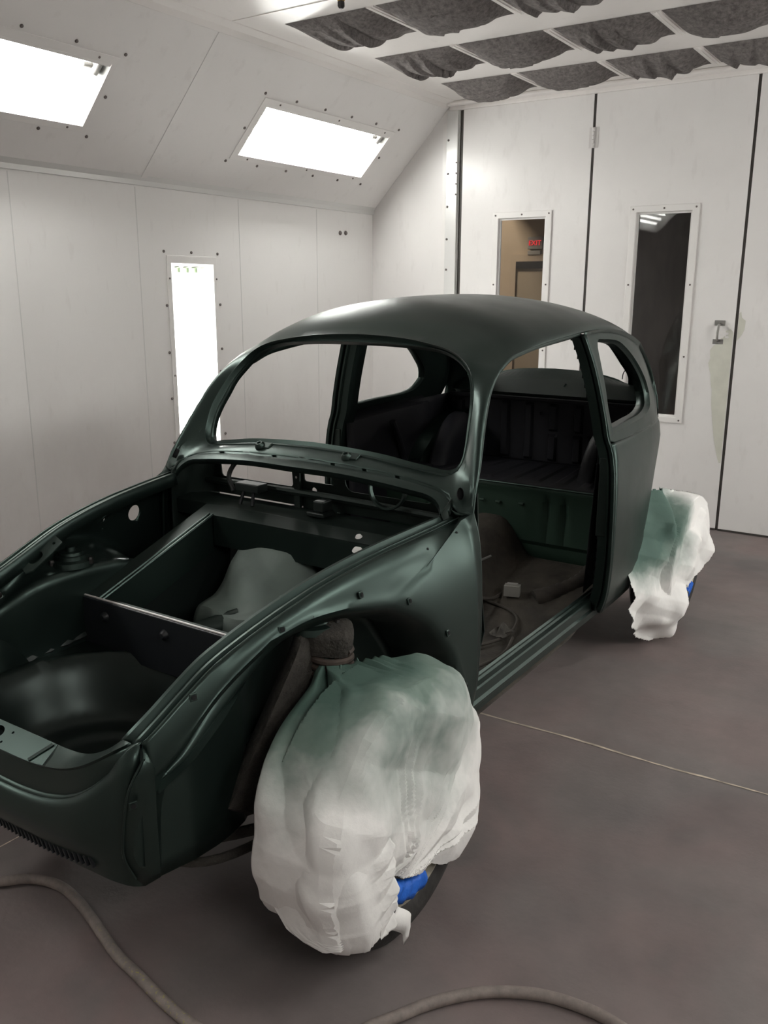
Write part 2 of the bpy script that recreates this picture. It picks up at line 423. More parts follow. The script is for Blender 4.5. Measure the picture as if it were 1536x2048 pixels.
# ---------------------------------------------------------------- doors
def booth_door(i, x0, x1, window=None):
    g = .009
    outer = rect(x0+g, x1-g, .012, 2.70); polys = [outer]
    if window: polys.append(rect(*window))
    d = struct(flat_panel('door_%d' % i, polys, .05, lambda a, b, dd: (a, YB+.025+dd, b), 'door', bevel=.002))
    MB().box(x0+g, x1-g, YB-.004, YB+.02, .0, .013).obj('bottom_seal', 'gasket', d, smooth=False)
    if window:
        a0, a1, b0, b1 = window
        f = flat_panel('window_frame', [rect(a0-.042, a1+.042, b0-.038, b1+.04), rect(a0, a1, b0, b1)], .010, lambda a, b, dd: (a, YB-.006+dd, b), 'trim', d, bevel=.003)
        flat_panel('window_bead', [rect(a0-.004, a1+.004, b0-.004, b1+.004), rect(a0+.012, a1-.012, b0+.012, b1-.012)], .012, lambda a, b, dd: (a, YB+.012+dd, b), 'trim', d)
        MB().grid([[(a0, YB+.018, b0), (a1, YB+.018, b0)], [(a0, YB+.018, b1), (a1, YB+.018, b1)]]).obj('pane', 'glass', d, smooth=False)
        for px, pz in [(a0-.022, b1+.02), ((a0+a1)/2, b1+.02), (a1+.022, b1+.02), (a0-.022, b1-.44), (a1+.022, b1-.44), (a0-.022, b1-.88), (a1+.022, b1-.88), (a0-.022, b0-.02), ((a0+a1)/2, b0-.02), (a1+.022, b0-.02)]:
            screw(d, (px, YB-.011, pz), (0, -1, 0), .006, .004)
    return d
W1 = (-2.885, -2.535, .708, 1.975); W2_ = (-1.92, -1.574, .708, 1.973)
d1 = booth_door(1, DX[0], DX[1], W1); d2 = booth_door(2, DX[1], DX[2], W2_)
d3 = booth_door(3, DX[2], DX[3], (-.94, -.59, .708, 1.973)); d4 = booth_door(4, DX[3], DX[4], (.03, .38, .708, 1.973))
for i, x in enumerate(DX):
    struct(MB().box(x-.0095, x+.0095, YB+.006, YB+.05, 0, 2.70).obj('trim_%d' % k, 'gasket', smooth=False)); k += 1
def hinge(parent, x, z):
    h = MB().box(x-.03, x+.03, YB-.003, YB, z-.062, z+.062).obj('hinge', 'steel_w', parent, smooth=False)
    kn = MB()
    for q in range(5): kn.tube([(x, YB-.007, z-.06+q*.0245), (x, YB-.007, z-.06+q*.0245+.021)], .0085, 10)
    kn.obj('hinge_pin', 'steel_w', h)
M['steel_w'] = simple('painted_hinge', (.62, .60, .59), .4, .2)
for z in (2.441, 1.25, .30): hinge(d1, -2.234, z)
# pull handle of door two, worn patch and drips beside it
h = MB(); h.tube([(-1.352, YB-.004, 1.30), (-1.352, YB-.032, 1.295), (-1.354, YB-.040, 1.25), (-1.356, YB-.032, 1.205), (-1.356, YB-.004, 1.20)], .0075, 10)
ho = h.obj('pull_handle', 'steel', d2)
MB().box(-1.385, -1.322, YB-.004, YB, 1.29, 1.322).obj('handle_plate', 'steel', ho, smooth=False, bevel=.003)
MB().box(-1.388, -1.325, YB-.004, YB, 1.178, 1.208).obj('handle_plate', 'steel', ho, smooth=False, bevel=.003)
def stain(parent, P, y=YB-.0012): return flat_panel('paint_stain', [P], .001, lambda a, b, dd: (a, y+dd, b), 'stain', parent)
stain(d2, [(-1.285, 1.27), (-1.31, 1.262), (-1.335, 1.24), (-1.345, 1.185), (-1.38, 1.17), (-1.398, 1.14), (-1.392, 1.09), (-1.402, 1.06), (-1.392, 1.02), (-1.38, .985), (-1.376, .93), (-1.366, .90), (-1.360, .80), (-1.345, .70), (-1.328, .60), (-1.312, .535), (-1.298, .48), (-1.282, .44), (-1.270, .44), (-1.270, 1.25)])
stain(d3, [(-1.247, 1.365), (-1.236, 1.375), (-1.228, 1.34), (-1.205, 1.322), (-1.208, 1.27), (-1.222, 1.235), (-1.247, 1.20)])
pt = MB()
for q in range(26):
    a = random.random()*2*PI; r = .045*math.sqrt(random.random()); cx, cz = -1.318+r*math.cos(a)*.7, 1.262+r*math.sin(a)*1.1
    pt.lathe([(0, -.0022), (.006+.006*random.random(), -.0016)], (cx, YB, cz), (0, 1, 0), 7)
pt.obj('chipped_paint', 'trim', d2, smooth=False)

# ---------------------------------------------------------------- light fixtures
def booth_light(name, y0, y1, place, b0, b1, ob0, ob1, oy0, oy1, label, horizontal=True, seen=True, group='ceiling slope light fixtures'):
    """frame outline y0..y1 x b0..b1, opening oy0..oy1 x ob0..ob1; place(a, b, depth) with depth into the booth"""
    e = empty(name, place((y0+y1)/2, (b0+b1)/2, 0), label, 'light', group)
    flat_panel('frame', [rect(y0, y1, b0, b1), rect(oy0, oy1, ob0, ob1)], .006, lambda a, b, d: place(a, b, d+.003), 'trim', e, bevel=.002)
    D = -.15; r = MB()
    P = [(oy0, ob0), (oy1, ob0), (oy1, ob1), (oy0, ob1)]; ins = .03
    Q = [(oy0+ins, ob0+ins), (oy1-ins, ob0+ins), (oy1-ins, ob1-ins), (oy0+ins, ob1-ins)]
    r.grid([[place(a, b, -.002) for a, b in P], [place(a, b, D) for a, b in Q]], close_u=True)
    bq = [place(a, b, D) for a, b in Q]; n = len(r.v); r.v += bq; r.f.append((n, n+1, n+2, n+3))
    r.obj('reflector_box', 'lamp_inner', e, smooth=False)
    for q in range(4):
        tb = MB()
        if horizontal:
            b = ob0+.06+(ob1-ob0-.12)*q/3
            tb.tube([place(oy0+.045, b, D+.07), place(oy1-.045, b, D+.07)], .016, 12)
        else:
            a = oy0+.055+(oy1-oy0-.13)*q/3
            tb.tube([place(a, ob0+.045, D+.07), place(a, ob1-.045, D+.07)], .016, 12)
        tb.obj('tube_lamp', 'lamp', e)
    pn = MB(); pn.v = [place(a, b, -.004) for a, b in P]; pn.f = [(0, 1, 2, 3)]; pn.obj('pane', 'glass', e, smooth=False)
    if seen:
        ax = Vector(place(0, 0, 1))-Vector(place(0, 0, 0))
        if horizontal:
            ys = [y0-.015+(y1-y0+.036)*q/5 for q in range(6)]
            for y in ys: screw(e, place(y, b1+.022, 0), ax); screw(e, place(y, b0-.019, 0), ax)
            for y in (y0-.018, y1+.021): screw(e, place(y, (b0+b1)/2, 0), ax)
            for y in (y0+.28*.5, (y0+y1)/2+.04, y1-.11):
                screw(e, place(y, b1-.02, .006), ax, .006, .004); screw(e, place(y, b0+.017, .006), ax, .006, .004)
            hd = MB(); c = place(oy1-.065, ob1-.055, D+.09)
            hd.tube([place(oy1-.012, ob1-.055, D+.10), place(oy1-.10, ob1-.06, D+.10)], .013, 10)
            hd.tube([place(oy1-.03, ob1-.03, D+.11), place(oy1-.035, ob1-.085, D+.11)], .022, 12)
            hd.obj('lamp_holder', 'steel', e)
        else:
            for z in (b1+.020,):
                for y in (y0-.015, (y0+y1)/2, y1+.017): screw(e, place(y, z, 0), ax)
            for z in (1.404, 1.136, .867, .603): screw(e, place(y0-.012, z, 0), ax); screw(e, place(y1+.024, z, 0), ax)
            for z in (1.555, 1.0, .5): screw(e, place(y0+.016, z, .006), ax, .006, .004); screw(e, place(y1-.004, z, .006), ax, .006, .004)
            for q in range(4):
                a = oy0+.055+(oy1-oy0-.13)*q/3
                MB().tube([place(a, ob1-.02, D+.07), place(a, ob1-.05, D+.07)], .018, 10).obj('lamp_holder', 'lamp_clip', e)
    return e
M['lamp_clip'] = simple('green_tinted_lamp_clip', (.45, .60, .38), .5)
lab = {(-1, 3): 'recessed slope light with white screwed frame nearest the folding doors', (-1, 2): 'recessed slope light cut off by the left edge of the photo',
       (-1, 1): 'recessed slope light on the left wall beside the camera', (-1, 0): 'recessed slope light on the left wall behind the camera'}
for i, (y0, y1) in enumerate(LY):
    for s in (-1, 1):
        if i == 0 and s > 0: continue
        booth_light('booth_light', y0, y1, lambda a, b, d, s=s: slope_pt(s, a, b, d), .236, .650, .271, .610, y0+.05, y1-.03,
                    lab[(-1, i)] if s < 0 else 'recessed slope light on the right wall, number %s from the folding doors' % ('', 'three', 'two', 'one')[i], True, s < 0 and i > 1)
booth_light('wall_light', 3.667, 4.067, lambda a, b, d: (XL+d, a, b), .385, 1.684, VY[2], VY[3], VY[0], VY[1], 'tall narrow upright light set in the left wall behind the windshield pillar', False, True, 'upright wall lights')
booth_light('wall_light', 3.667, 4.067, lambda a, b, d: (XR-d, a, b), .385, 1.684, VY[2], VY[3], VY[0], VY[1], 'tall narrow upright light set in the right wall', False, False, 'upright wall lights')
for i, (y, z) in enumerate(((5.341, 1.892), (5.408, 1.895))):
    o = MB().lathe([(0, .012), (.010, .011), (.016, .004), (.016, 0)], (XL, y, z), (1, 0, 0), 14).obj('wall_plug', 'bolt')
    tag(o, ('small round grey plug in left wall below slope, further from the corner', 'small round grey plug in left wall below slope, nearer the corner')[i], 'plug', 'plugs in the left wall')

# ---------------------------------------------------------------- ceiling filters
rows_y = [(2.92, 3.36), (3.68, 4.137), (4.455, 4.884), (5.19, 5.592)]
row_n = ['fourth row from', 'third row from', 'second row from', 'row next to']
col_n = ['first', 'second', 'third', 'fourth', 'fifth', 'sixth', 'seventh']
def filter_pad(x0, x1, y0, y1, along_x, seed, label):
    rnd = random.Random(seed); nx, ny = 44, 36; mb = MB(); folds = [(.22+.20*q+.04*rnd.random(), .5+.5*rnd.random()) for q in range(4)]
    sag = .060+.012*rnd.random(); w1, w2 = rnd.random()*6, rnd.random()*6
    rows = []
    for j in range(ny+1):
        v = j/ny; r = []
        for i in range(nx+1):
            u = i/nx
            e = (1-abs(2*u-1)**3.2)*(1-abs(2*v-1)**2.6)
            z = sag*e
            p, q = (v, u) if along_x else (u, v)
            p2 = p+.02*math.sin(q*5+w1)+.012*math.sin(q*11+w2)
            for c, s in folds:
                dd = p2-c
                if -.16 < dd < .16: z += s*.034*e*(1-abs(dd)/.16)**1.3*(1 if dd < 0 else -.6)*(.6+.4*math.sin(q*3+c*20))
            z += .002*math.sin(u*31+w1)*math.sin(v*27+w2)*e
            r.append((x0+(x1-x0)*u, y0+(y1-y0)*v, ZC-.001-z))
        rows.append(r)
    mb.grid(rows)
    o = mb.obj('ceiling_filter', 'felt', smooth=True, sharp=0)
    return tag(o, label, 'filter', 'grey felt filter pads in the ceiling')
orient = {(1, 0): 0, (1, 1): 1, (1, 2): 0, (1, 3): 1, (2, 0): 0, (2, 1): 1, (2, 2): 0, (2, 3): 1, (3, 0): 1, (3, 1): 1, (3, 2): 0, (3, 3): 0}
for r, (y0, y1) in enumerate(rows_y):
    for c in range(7):
        if r == 0 and c < 3: continue
        x0 = -3.04+.5335*c; x1 = x0+.478
        if r == 0: continue
        filter_pad(x0, x1, y0, y1, orient.get((r, c), 0), r*10+c, 'grey felt ceiling filter pad, %s from left wall in the %s folding doors' % (col_n[c], row_n[r]))
for c in range(3):
    x = -3.04+.5335*(c+1)-.029
    for y0, y1 in rows_y[1:]:
        struct(MB().box(x-.02, x+.02, y0-.005, y1+.005, ZC-.006, ZC).box(x-.006, x+.006, y0-.005, y1+.005, ZC-.010, ZC-.006).obj('trim_%d' % k, 'ceil', smooth=False)); k += 1
# nozzle that hangs from the ceiling
e = empty('ceiling_nozzle', (-2.42, 3.30, ZC), 'small black nozzle with brass collar hanging from the ceiling before the filters', 'nozzle')
MB().lathe([(.010, 0), (.010, -.04), (.013, -.04), (.013, -.075)], (-2.42, 3.30, ZC), (0, 0, 1), 14).obj('stem', 'dark_metal', e)
MB().lathe([(.016, -.068), (.016, -.086), (.013, -.089)], (-2.42, 3.30, ZC), (0, 0, 1), 14).obj('collar', 'brass', e)
MB().lathe([(.013, -.089), (.016, -.092), (.016, -.108), (.009, -.116), (0, -.116)], (-2.42, 3.30, ZC), (0, 0, 1), 6).obj('tip', 'dark_metal', e, smooth=False)

# ---------------------------------------------------------------- the workshop beyond the door windows
struct(MB().box(-7.0, -3.20, 8.0, 8.1, 0, 3.3).obj('wall_workshop_far', 'tan', smooth=False))
struct(MB().box(-3.96, -3.90, 5.9, 8.0, 2.35, 3.3).obj('trim_%d' % k, 'tan', smooth=False)); k += 1
struct(MB().box(-7.1, -7.0, 5.85, 12.2, 0, 3.3).obj('wall_workshop_left', 'tan', smooth=False))
struct(MB().box(-7.1, 4, 12.1, 12.2, 0, 3.3).obj('wall_workshop_dark', 'shop', smooth=False))
struct(MB().box(4, 4.1, 5.85, 12.2, 0, 3.3).obj('wall_workshop_right', 'shop', smooth=False))
struct(MB().box(-7.1, 4.1, 5.85, 12.2, 3.3, 3.38).obj('ceiling_workshop', 'shop', smooth=False))
struct(MB().box(-7.1, XL-.1, 5.84, 12.2, -.1, 0).box(XR+.1, 4.1, 5.84, 12.2, -.1, 0).obj('floor_workshop', 'shop', smooth=False))
struct(MB().box(-3.25, -3.20, 8.1, 12.1, 0, 3.3).obj('wall_workshop_partition', 'shop', smooth=False))
do = struct(MB().box(-3.80, -3.0+.0, 7.985, 8.0, 0, 1.765).obj('door_5', 'tan_door', smooth=False))
flat_panel('door_frame', [[(-3.86, 0), (-3.86, 1.83), (-3.205, 1.83), (-3.205, 1.765), (-3.80, 1.765), (-3.80, 0)]], .04, lambda a, b, d: (a, 7.985+d, b), 'tan', do)
MB().box(-3.80, -3.205, 7.965, 7.985, 1.70, 1.765).obj('door_closer_rail', 'dark_metal', do, smooth=False)
ex = empty('exit_sign', (-3.607, 7.97, 1.93), 'small red lit exit sign above the tan door, seen through a door window', 'sign')
MB().box(-3.68, -3.53, 7.95, 8.0, 1.875, 1.985).obj('sign_case', 'grey_box', ex, smooth=False, bevel=.005)
cu = bpy.data.curves.new('t', 'FONT'); cu.body = 'EXIT'; cu.size = .062; cu.extrude = .002; cu.align_x = 'CENTER'; cu.align_y = 'CENTER'
tt = bpy.data.objects.new('t', cu); COL.objects.link(tt)
me = bpy.data.meshes.new_from_object(tt.evaluated_get(bpy.context.evaluated_depsgraph_get())); bpy.data.objects.remove(tt)
me.transform(Matrix.Translation((.002, -.024, -.002)) @ Matrix.Rotation(PI/2, 4, 'X')); me.materials.clear(); me.materials.append(M['exit_red'])
link(bpy.data.objects.new('exit_letters', me), ex)
MB().box(-3.68, -3.55, 7.955, 7.99, 1.825, 1.862).obj('emergency_lamp', 'grey_box', ex, smooth=False, bevel=.004)
la = bpy.data.lights.new('workshop_lamp', 'AREA'); la.energy = 34; la.size = .6; la.color = (1, .86, .68)
lo = link(bpy.data.objects.new('workshop_lamp', la)); lo.location = (-4.6, 6.9, 3.2)
la = bpy.data.lights.new('workshop_fill', 'AREA'); la.energy = 60; la.size = .8; la.color = (1, .94, .88)  # added fill without a known source, lifts the dark side of the workshop
lo = link(bpy.data.objects.new('workshop_fill', la)); lo.location = (1.5, 9.5, 3.2)

# ---------------------------------------------------------------- floor joints, spot, hose
def joint(name, a, b, w, label):
    a, b = Vector(a), Vector(b); L = (b-a).length; n = int(L/.03); t = (b-a)/L; s = Vector((-t.y, t.x, 0)); r0, r1 = [], []
    rnd = random.Random(3)
    for i in range(n+1):
        p = a+t*L*i/n; ww = w*(.55+.9*rnd.random()); off = s*(.004*math.sin(i*.31)+.002*rnd.random())
        r0.append(tuple(p+off+s*ww/2+Vector((0, 0, .0012)))); r1.append(tuple(p+off-s*ww/2+Vector((0, 0, .0012))))
    return struct(MB().grid([r0, r1]).obj(name, 'joint', smooth=False))
joint('trim_%d' % k, (-1.75, 2.640, 0), (1.4, 2.662, 0), .008, ''); k += 1
joint('trim_%d' % k, (-2.06, -1.0, 0), (-2.06, 1.9, 0), .004, ''); k += 1
hp = [(-2.30, .86), (-2.10, .97), (-1.909, 1.093), (-1.855, 1.143), (-1.809, 1.162), (-1.756, 1.168), (-1.684, 1.158), (-1.611, 1.138), (-1.536, 1.114), (-1.452, 1.088), (-1.356, 1.071), (-1.257, 1.052), (-1.165, 1.042),
      (-1.06, 1.046), (-.965, 1.09), (-.895, 1.17), (-.849, 1.259), (-.822, 1.304), (-.793, 1.356), (-.751, 1.412), (-.703, 1.46), (-.649, 1.496), (-.591, 1.523), (-.528, 1.536), (-.473, 1.539), (-.434, 1.534), (-.36, 1.51), (-.27, 1.44), (-.2, 1.33)]
sp_ = MB().lathe([(0, .0008), (.028, .0008)], (0, 0, 0), (0, 0, 1), 26); sp_.v = [(x*1.1-1.50, y*.8+.735, z) for x, y, z in sp_.v]
sp_.obj('floor_spot', 'screed_patch', bpy.data.objects['floor'])
o = MB().tube(resamp([(x, y, .0135) for x, y in hp], 260), .0128, 16).obj('air_hose', 'hose')
tag(o, 'dusty grey rubber air hose snaking across the floor in front of the car', 'hose')

# ================================================================= THE CAR
# car frame: u across (left side of the car positive), y towards the doors, z up
car = empty('car', CAR0, 'dark green stripped car body shell without hood, doors, fenders or glass', 'car')
def cp(name, mb, mat, parent=car, **k):
    """a part given in car coordinates (u, y, z)"""
    mb.v = [(x+XC, y, z) for x, y, z in mb.v]
    return mb.obj(name, mat, parent, **k)
def mir(P): return [(-x, y, z) for x, y, z in P]
zB = [.25, .30, .36, .47, .64, .77, .886, .937, .96, 1.04, 1.15, 1.25, 1.343, 1.40]
uB = [.60, .635, .655, .666, .667, .664, .653, .642, .631, .613, .587, .556, .522, .49]
zA = [.25, .3, .376, .5, .69, .77, .85, .9, 1.0, 1.19, 1.3, 1.4]; uA = [.58, .61, .63, .639, .637, .632, .62, .605, .585, .53, .5, .45]
HL = [(.365, 1.055, .607), (.375, 1.07, .624), (.385, 1.109, .651), (.395, 1.166, .689), (.405, 1.235, .729), (.413, 1.316, .757), (.424, 1.39, .781), (.437, 1.46, .803), (.450, 1.53, .823), (.466, 1.63, .844), (.485, 1.758, .863), (.505, 1.907, .877), (.522, 2.053, .887)]
hy = [p[1] for p in HL]; hu = [p[0] for p in HL]; hz = [p[2] for p in HL]
def umax(y): return interp(y, [1.0, 1.05, 1.2, 1.5, 1.8, 2.09], [.43, .445, .482, .55, .605, .637])
def S(y, z):
    if y >= 3.08: return interp(z, zB, uB)-(.143+.08*max(0, min(z-.9, .4)))*(y-3.08)**3
    if y >= 2.09:
        t = (y-2.09)/.99; return interp(z, zA, uA)*(1-t)+interp(z, zB, uB)*t
    ue = interp(y, hy, hu)+.045; zt = interp(y, hy, hz)-.008
    s = min(max(0, zt-z)/.3, 1); return ue+(umax(y)-ue)*math.sqrt(max(0, 1-(1-s)**2))
# ---- key curves (left half) ----
W = [(0, 2.16, 1.027), (.15, 2.162, 1.022), (.28, 2.165, 1.012), (.36, 2.17, 1.0), (.41, 2.178, .993), (.45, 2.19, .985), (.475, 2.203, .985), (.489, 2.212, .999), (.495, 2.22, 1.018), (.496, 2.233, 1.053), (.489, 2.257, 1.101), (.48, 2.284, 1.142), (.467, 2.312, 1.19), (.447, 2.343, 1.23), (.428, 2.359, 1.256), (.406, 2.370, 1.275), (.37, 2.380, 1.297), (.325, 2.388, 1.312), (.23, 2.395, 1.322), (.12, 2.40, 1.327), (0, 2.40, 1.328)]
W2 = [(0, 2.138, 1.010), (.2, 2.142, 1.003), (.35, 2.150, .986), (.43, 2.162, .975), (.475, 2.172, .974), (.50, 2.184, .988), (.512, 2.198, 1.020), (.513, 2.213, 1.058), (.510, 2.231, 1.099), (.501, 2.261, 1.146), (.4865, 2.295, 1.193), (.465, 2.328, 1.2365), (.4405, 2.35, 1.268), (.407, 2.364, 1.294), (.362, 2.377, 1.313), (.293, 2.388, 1.328), (.202, 2.397, 1.342), (.1, 2.40, 1.350), (0, 2.40, 1.353)]
D = [(.603, 2.09, .898), (.596, 2.116, .951), (.585, 2.158, 1.009), (.566, 2.21, 1.082), (.549, 2.261, 1.152), (.536, 2.307, 1.203), (.529, 2.348, 1.236), (.522, 2.403, 1.266), (.517, 2.478, 1.293), (.515, 2.572, 1.308), (.514, 2.676, 1.320), (.515, 2.831, 1.334), (.517, 3.035, 1.349), (.515, 3.197, 1.354), (.510, 3.393, 1.346), (.505, 3.58, 1.318), (.498, 3.714, 1.286)]
DR = [(.498, 3.714, 1.286), (.488, 3.82, 1.236), (.494, 3.895, 1.17), (.512, 3.915, 1.104), (.53, 3.925, 1.045), (.545, 3.925, .962)]
AP = [(.603, 2.09, .898), (.619, 2.09, .847), (.631, 2.089, .77), (.636, 2.089, .684), (.638, 2.086, .506), (.634, 2.076, .379), (.622, 2.070, .315)]
BP = [(.528, 3.045, 1.343), (.560, 3.06, 1.253), (.590, 3.068, 1.149), (.615, 3.075, 1.043), (.631, 3.08, .965), (.643, 3.082, .935), (.654, 3.082, .886), (.664, 3.08, .77), (.667, 3.08, .64), (.666, 3.08, .472), (.655, 3.08, .362), (.640, 3.08, .31)]
G = [(0, 2.10, .986), (.15, 2.10, .983), (.3, 2.103, .975), (.39, 2.106, .966), (.448, 2.110, .955), (.483, 2.115, .946), (.508, 2.112, .938), (.533, 2.094, .923), (.545, 2.075, .903)]
LIP = [(0, 2.045, .968), (.19, 2.047, .967), (.295, 2.058, .958), (.413, 2.069, .944), (.463, 2.075, .936), (.484, 2.077, .928), (.508, 2.070, .911), (.520, 2.056, .892)]
HO = [(u+.045, y-.004, z-.008) for u, y, z in HL]; HO[0] = (.415, 1.060, .611); HO[-1] = (.567, 2.082, .884)
# ---- roof, pillars, cowl: one pressed skin ----
NW = 60
w0 = resamp(W, NW); w2 = resamp(W2, NW); wn = Vector((0, -.766, .642))
def off(P, d): return [tuple(Vector(p)+wn*d) for p in P]
def mixp(A, B, t): return [lerp(a, b, t) for a, b in zip(A, B)]
skin = MB()
skin.grid([off(w0, -.016), w0, off(mixp(w0, w2, .45), -.008), off(mixp(w0, w2, .78), -.006), off(mixp(w0, w2, .9), .003), w2])
# split W2 at the upper corner (the point nearest to .42, 2.339, 1.296)
kc = min(range(NW), key=lambda i: (Vector(w2[i])-Vector((.407, 2.364, 1.294))).length)
def near(P, q): return min(range(len(P)), key=lambda i: (Vector(P[i])-Vector(q)).length)
k1 = near(w2, (.475, 2.172, .974)); k2 = near(w2, (.512, 2.205, 1.038)); k3 = near(w2, (.501, 2.261, 1.146)); k4 = near(w2, (.465, 2.328, 1.2365))
ix = [0, k1, k2, k3, k4, kc]
seg = [G[:6], G[5:]+[(.575, 2.078, .894), D[0]], D[:5], D[4:7], D[6:8]]
outer = keyed([(seg[i], ix[i+1]-ix[i]+1) for i in range(5)])
ring = loft(w2[:kc+1], outer, 8, 0)
for r in range(1, 8):
    s = r/8
    for i in range(kc+1):
        p = Vector(ring[r][i])
        b = .016*math.sin(PI*s)*smoothstep((i-k1)/8)*smoothstep((kc-i)/9)
        n = Vector((.62, -.70, .35)) if i > k1 else Vector((0, -.5, .85))
        p += n.normalized()*(b+.003*math.sin(PI*s)); ring[r][i] = tuple(p)
tail = resamp([w2[kc], lerp(w2[kc], D[7], .5), D[7]], 9)
for r in range(9):
    for i in range(kc-5, kc+1):
        ring[r][i] = lerp(ring[r][i], tuple(Vector(ring[r][i])+(Vector(tail[r])-Vector(ring[r][kc]))), 1) if i == kc else ring[r][i]
skin.grid(ring)
# roof
NT = kc2 = NW-1-kc; NS = 46
top0 = list(reversed(w2[kc:]))                                  # centre -> corner
row0 = top0+tail[1:]
prof = [(2.40, 1.353), (2.47, 1.396), (2.6, 1.445), (2.8, 1.4675), (3.0, 1.4762), (3.2, 1.477), (3.4, 1.460), (3.6, 1.420), (3.75, 1.372)]
cen = resamp([(0, y, z) for y, z in prof], NS); rail = resamp(D[7:], NS); nT = len(row0)
acc = [0]
for a, b in zip(row0, row0[1:]): acc.append(acc[-1]+(Vector(b)-Vector(a)).length)
th = [a/acc[-1] for a in acc]
def section(c, r):
    out = []
    for t in th:
        a = t*PI/2
        out.append(Vector((r[0]*math.sin(a)**.984 if a else 0, c[1]+(r[1]-c[1])*math.sin(a)**2, r[2]+(c[2]-r[2])*max(0, math.cos(a))**1.32)))
    return out
base0 = section(cen[0], rail[0]); rows = []
for i in range(NS):
    w = max(0, 1-i/(NS-1)/.22)**2; g = section(cen[i], rail[i])
    rows.append([tuple(g[j]+(Vector(row0[j])-base0[j])*w) for j in range(nT)])
skin.grid(rows)
lastrow = rows[-1]
# rear window, rear pillars
RW = [(0, 3.80, 1.352), (.2, 3.80, 1.345), (.30, 3.82, 1.32), (.325, 3.87, 1.27), (.355, 3.95, 1.19), (.378, 4.01, 1.12), (.372, 4.035, 1.080), (.30, 4.042, 1.098), (.2, 4.045, 1.117), (.1, 4.046, 1.124), (0, 4.046, 1.127)]
rw = resamp(RW, 49)
belt = [(.545, 3.925, .962), (.485, 4.00, .955), (.40, 4.10, .975), (.28, 4.20, 1.0), (.15, 4.235, 1.015), (0, 4.245, 1.02)]
ro = keyed([(lastrow, 19), (DR, 14), (belt, 18)])
rwin = loft(rw, ro, 5)
skin.grid([[tuple(Vector(p)+Vector((0, -.012, -.010))) for p in rw]]+rwin)
# rear deck down to the tail
tl = resamp([(.40, 3.97, .80), (.38, 4.07, .70), (.40, 4.35, .62), (.30, 4.50, .62), (.15, 4.55, .62), (0, 4.56, .62)], 18)
t2 = resamp([(.40, 3.97, .55), (.40, 4.08, .45), (.38, 4.42, .36), (.30, 4.56, .36), (.15, 4.60, .36), (0, 4.61, .36)], 18)
bl = resamp(belt, 18)
m1 = [tuple(Vector(a).lerp(Vector(b), .5)+Vector((0, .10*(1-i/17*0)*smoothstep(i/6), .05))) for i, (a, b) in enumerate(zip(bl, tl))]
skin.grid([bl, m1, tl, t2])
# ---- cowl lip and groove ----
NG = 36
g = resamp(G, NG); lp = resamp(LIP, NG)
gg = mixp(g, lp, .10); ge = mixp(g, lp, .24); gf = mixp(g, lp, .34)
dz = lambda P, d: [(x, y, z+d) for x, y, z in P]
skin.grid([g, dz(gg, -.012), dz(ge, -.012), dz(gf, .001), dz(mixp(g, lp, .65), .003), lp, [(x*.995, y+.003, z-.016) for x, y, z in lp]])
skin.grid([[tuple(p) for p in resamp([G[8], (.575, 2.078, .894), D[0]], 5)], [tuple(p) for p in resamp([(.556, 2.072, .892), HO[-1], D[0]], 5)]])
# ---- quarter panels ----
QW = [(.541, 3.138, 1.292), (.531, 3.158, 1.316), (.530, 3.23, 1.319), (.530, 3.308, 1.315), (.531, 3.406, 1.301), (.536, 3.48, 1.272), (.542, 3.559, 1.231), (.551, 3.635, 1.176), (.558, 3.69, 1.122), (.567, 3.705, 1.079), (.585, 3.672, 1.035), (.598, 3.60, 1.012), (.611, 3.50, 1.003), (.620, 3.364, .999), (.625, 3.224, .992), (.627, 3.12, .989), (.606, 3.113, 1.07), (.588, 3.118, 1.146), (.562, 3.128, 1.23), (.541, 3.138, 1.292)]
qa = resamp(QW[:10], 26); qb = resamp(QW[9:16], 22); qc = resamp(QW[15:], 18)
def drop(P, du=-.006, dz_=-.014): return [(x+du, y, z+dz_) for x, y, z in P]
rl = drop(keyed([([D[12], D[13], D[14], D[15], D[16]], 16), (DR[:5], 11)]), .004, -.012)
rl[0] = BP[0]
bt = [(S(y, .955)+.0, y, .955-.0*(y-3.08)) for y in [3.925-(3.925-3.08)*i/21 for i in range(22)]]; bt[0] = DR[5]; bt[-1] = BP[4]
fr = list(reversed(resamp(BP[:5], 18)))
qw = qa+qb[1:]+qc[1:]; qo = rl+bt[1:]+fr[1:]
m = loft(qw, qo, 6)
for r in range(1, 6):
    for i in range(len(qw)):
        x, y, z = m[r][i]; t = min(1, r/3)
        m[r][i] = (x*(1-.6*smoothstep(r/2)*(1-smoothstep((r-4)/2)))+S(y, z)*.6*smoothstep(r/2)*(1-smoothstep((r-4)/2)), y, z)
inn = [(x-.030, y, z) for x, y, z in qw]
cx, cy, cz = .57, 3.36, 1.15
rim = [(x-.010, y+(cy-y)*.02, z+(cz-z)*.03) for x, y, z in qw]; inn = [(x-.016, y+(cy-y)*.07, z+(cz-z)*.07) for x, y, z in qw]
skin.grid([[(x-.035, y, z) for x, y, z in inn], inn, rim, qw]+m[1:])
skin.grid([[(x, y, z) for x, y, z in keyed([(D[12:], 16), (DR, 12)])], [(x+.012*min(1, (27-i)/6), y+.004, z) for i, (x, y, z) in enumerate(keyed([(D[12:], 16), (DR, 12)]))], drop([(x, y, z) for x, y, z in keyed([(D[12:], 16), (DR, 12)])], .004, -.012)])
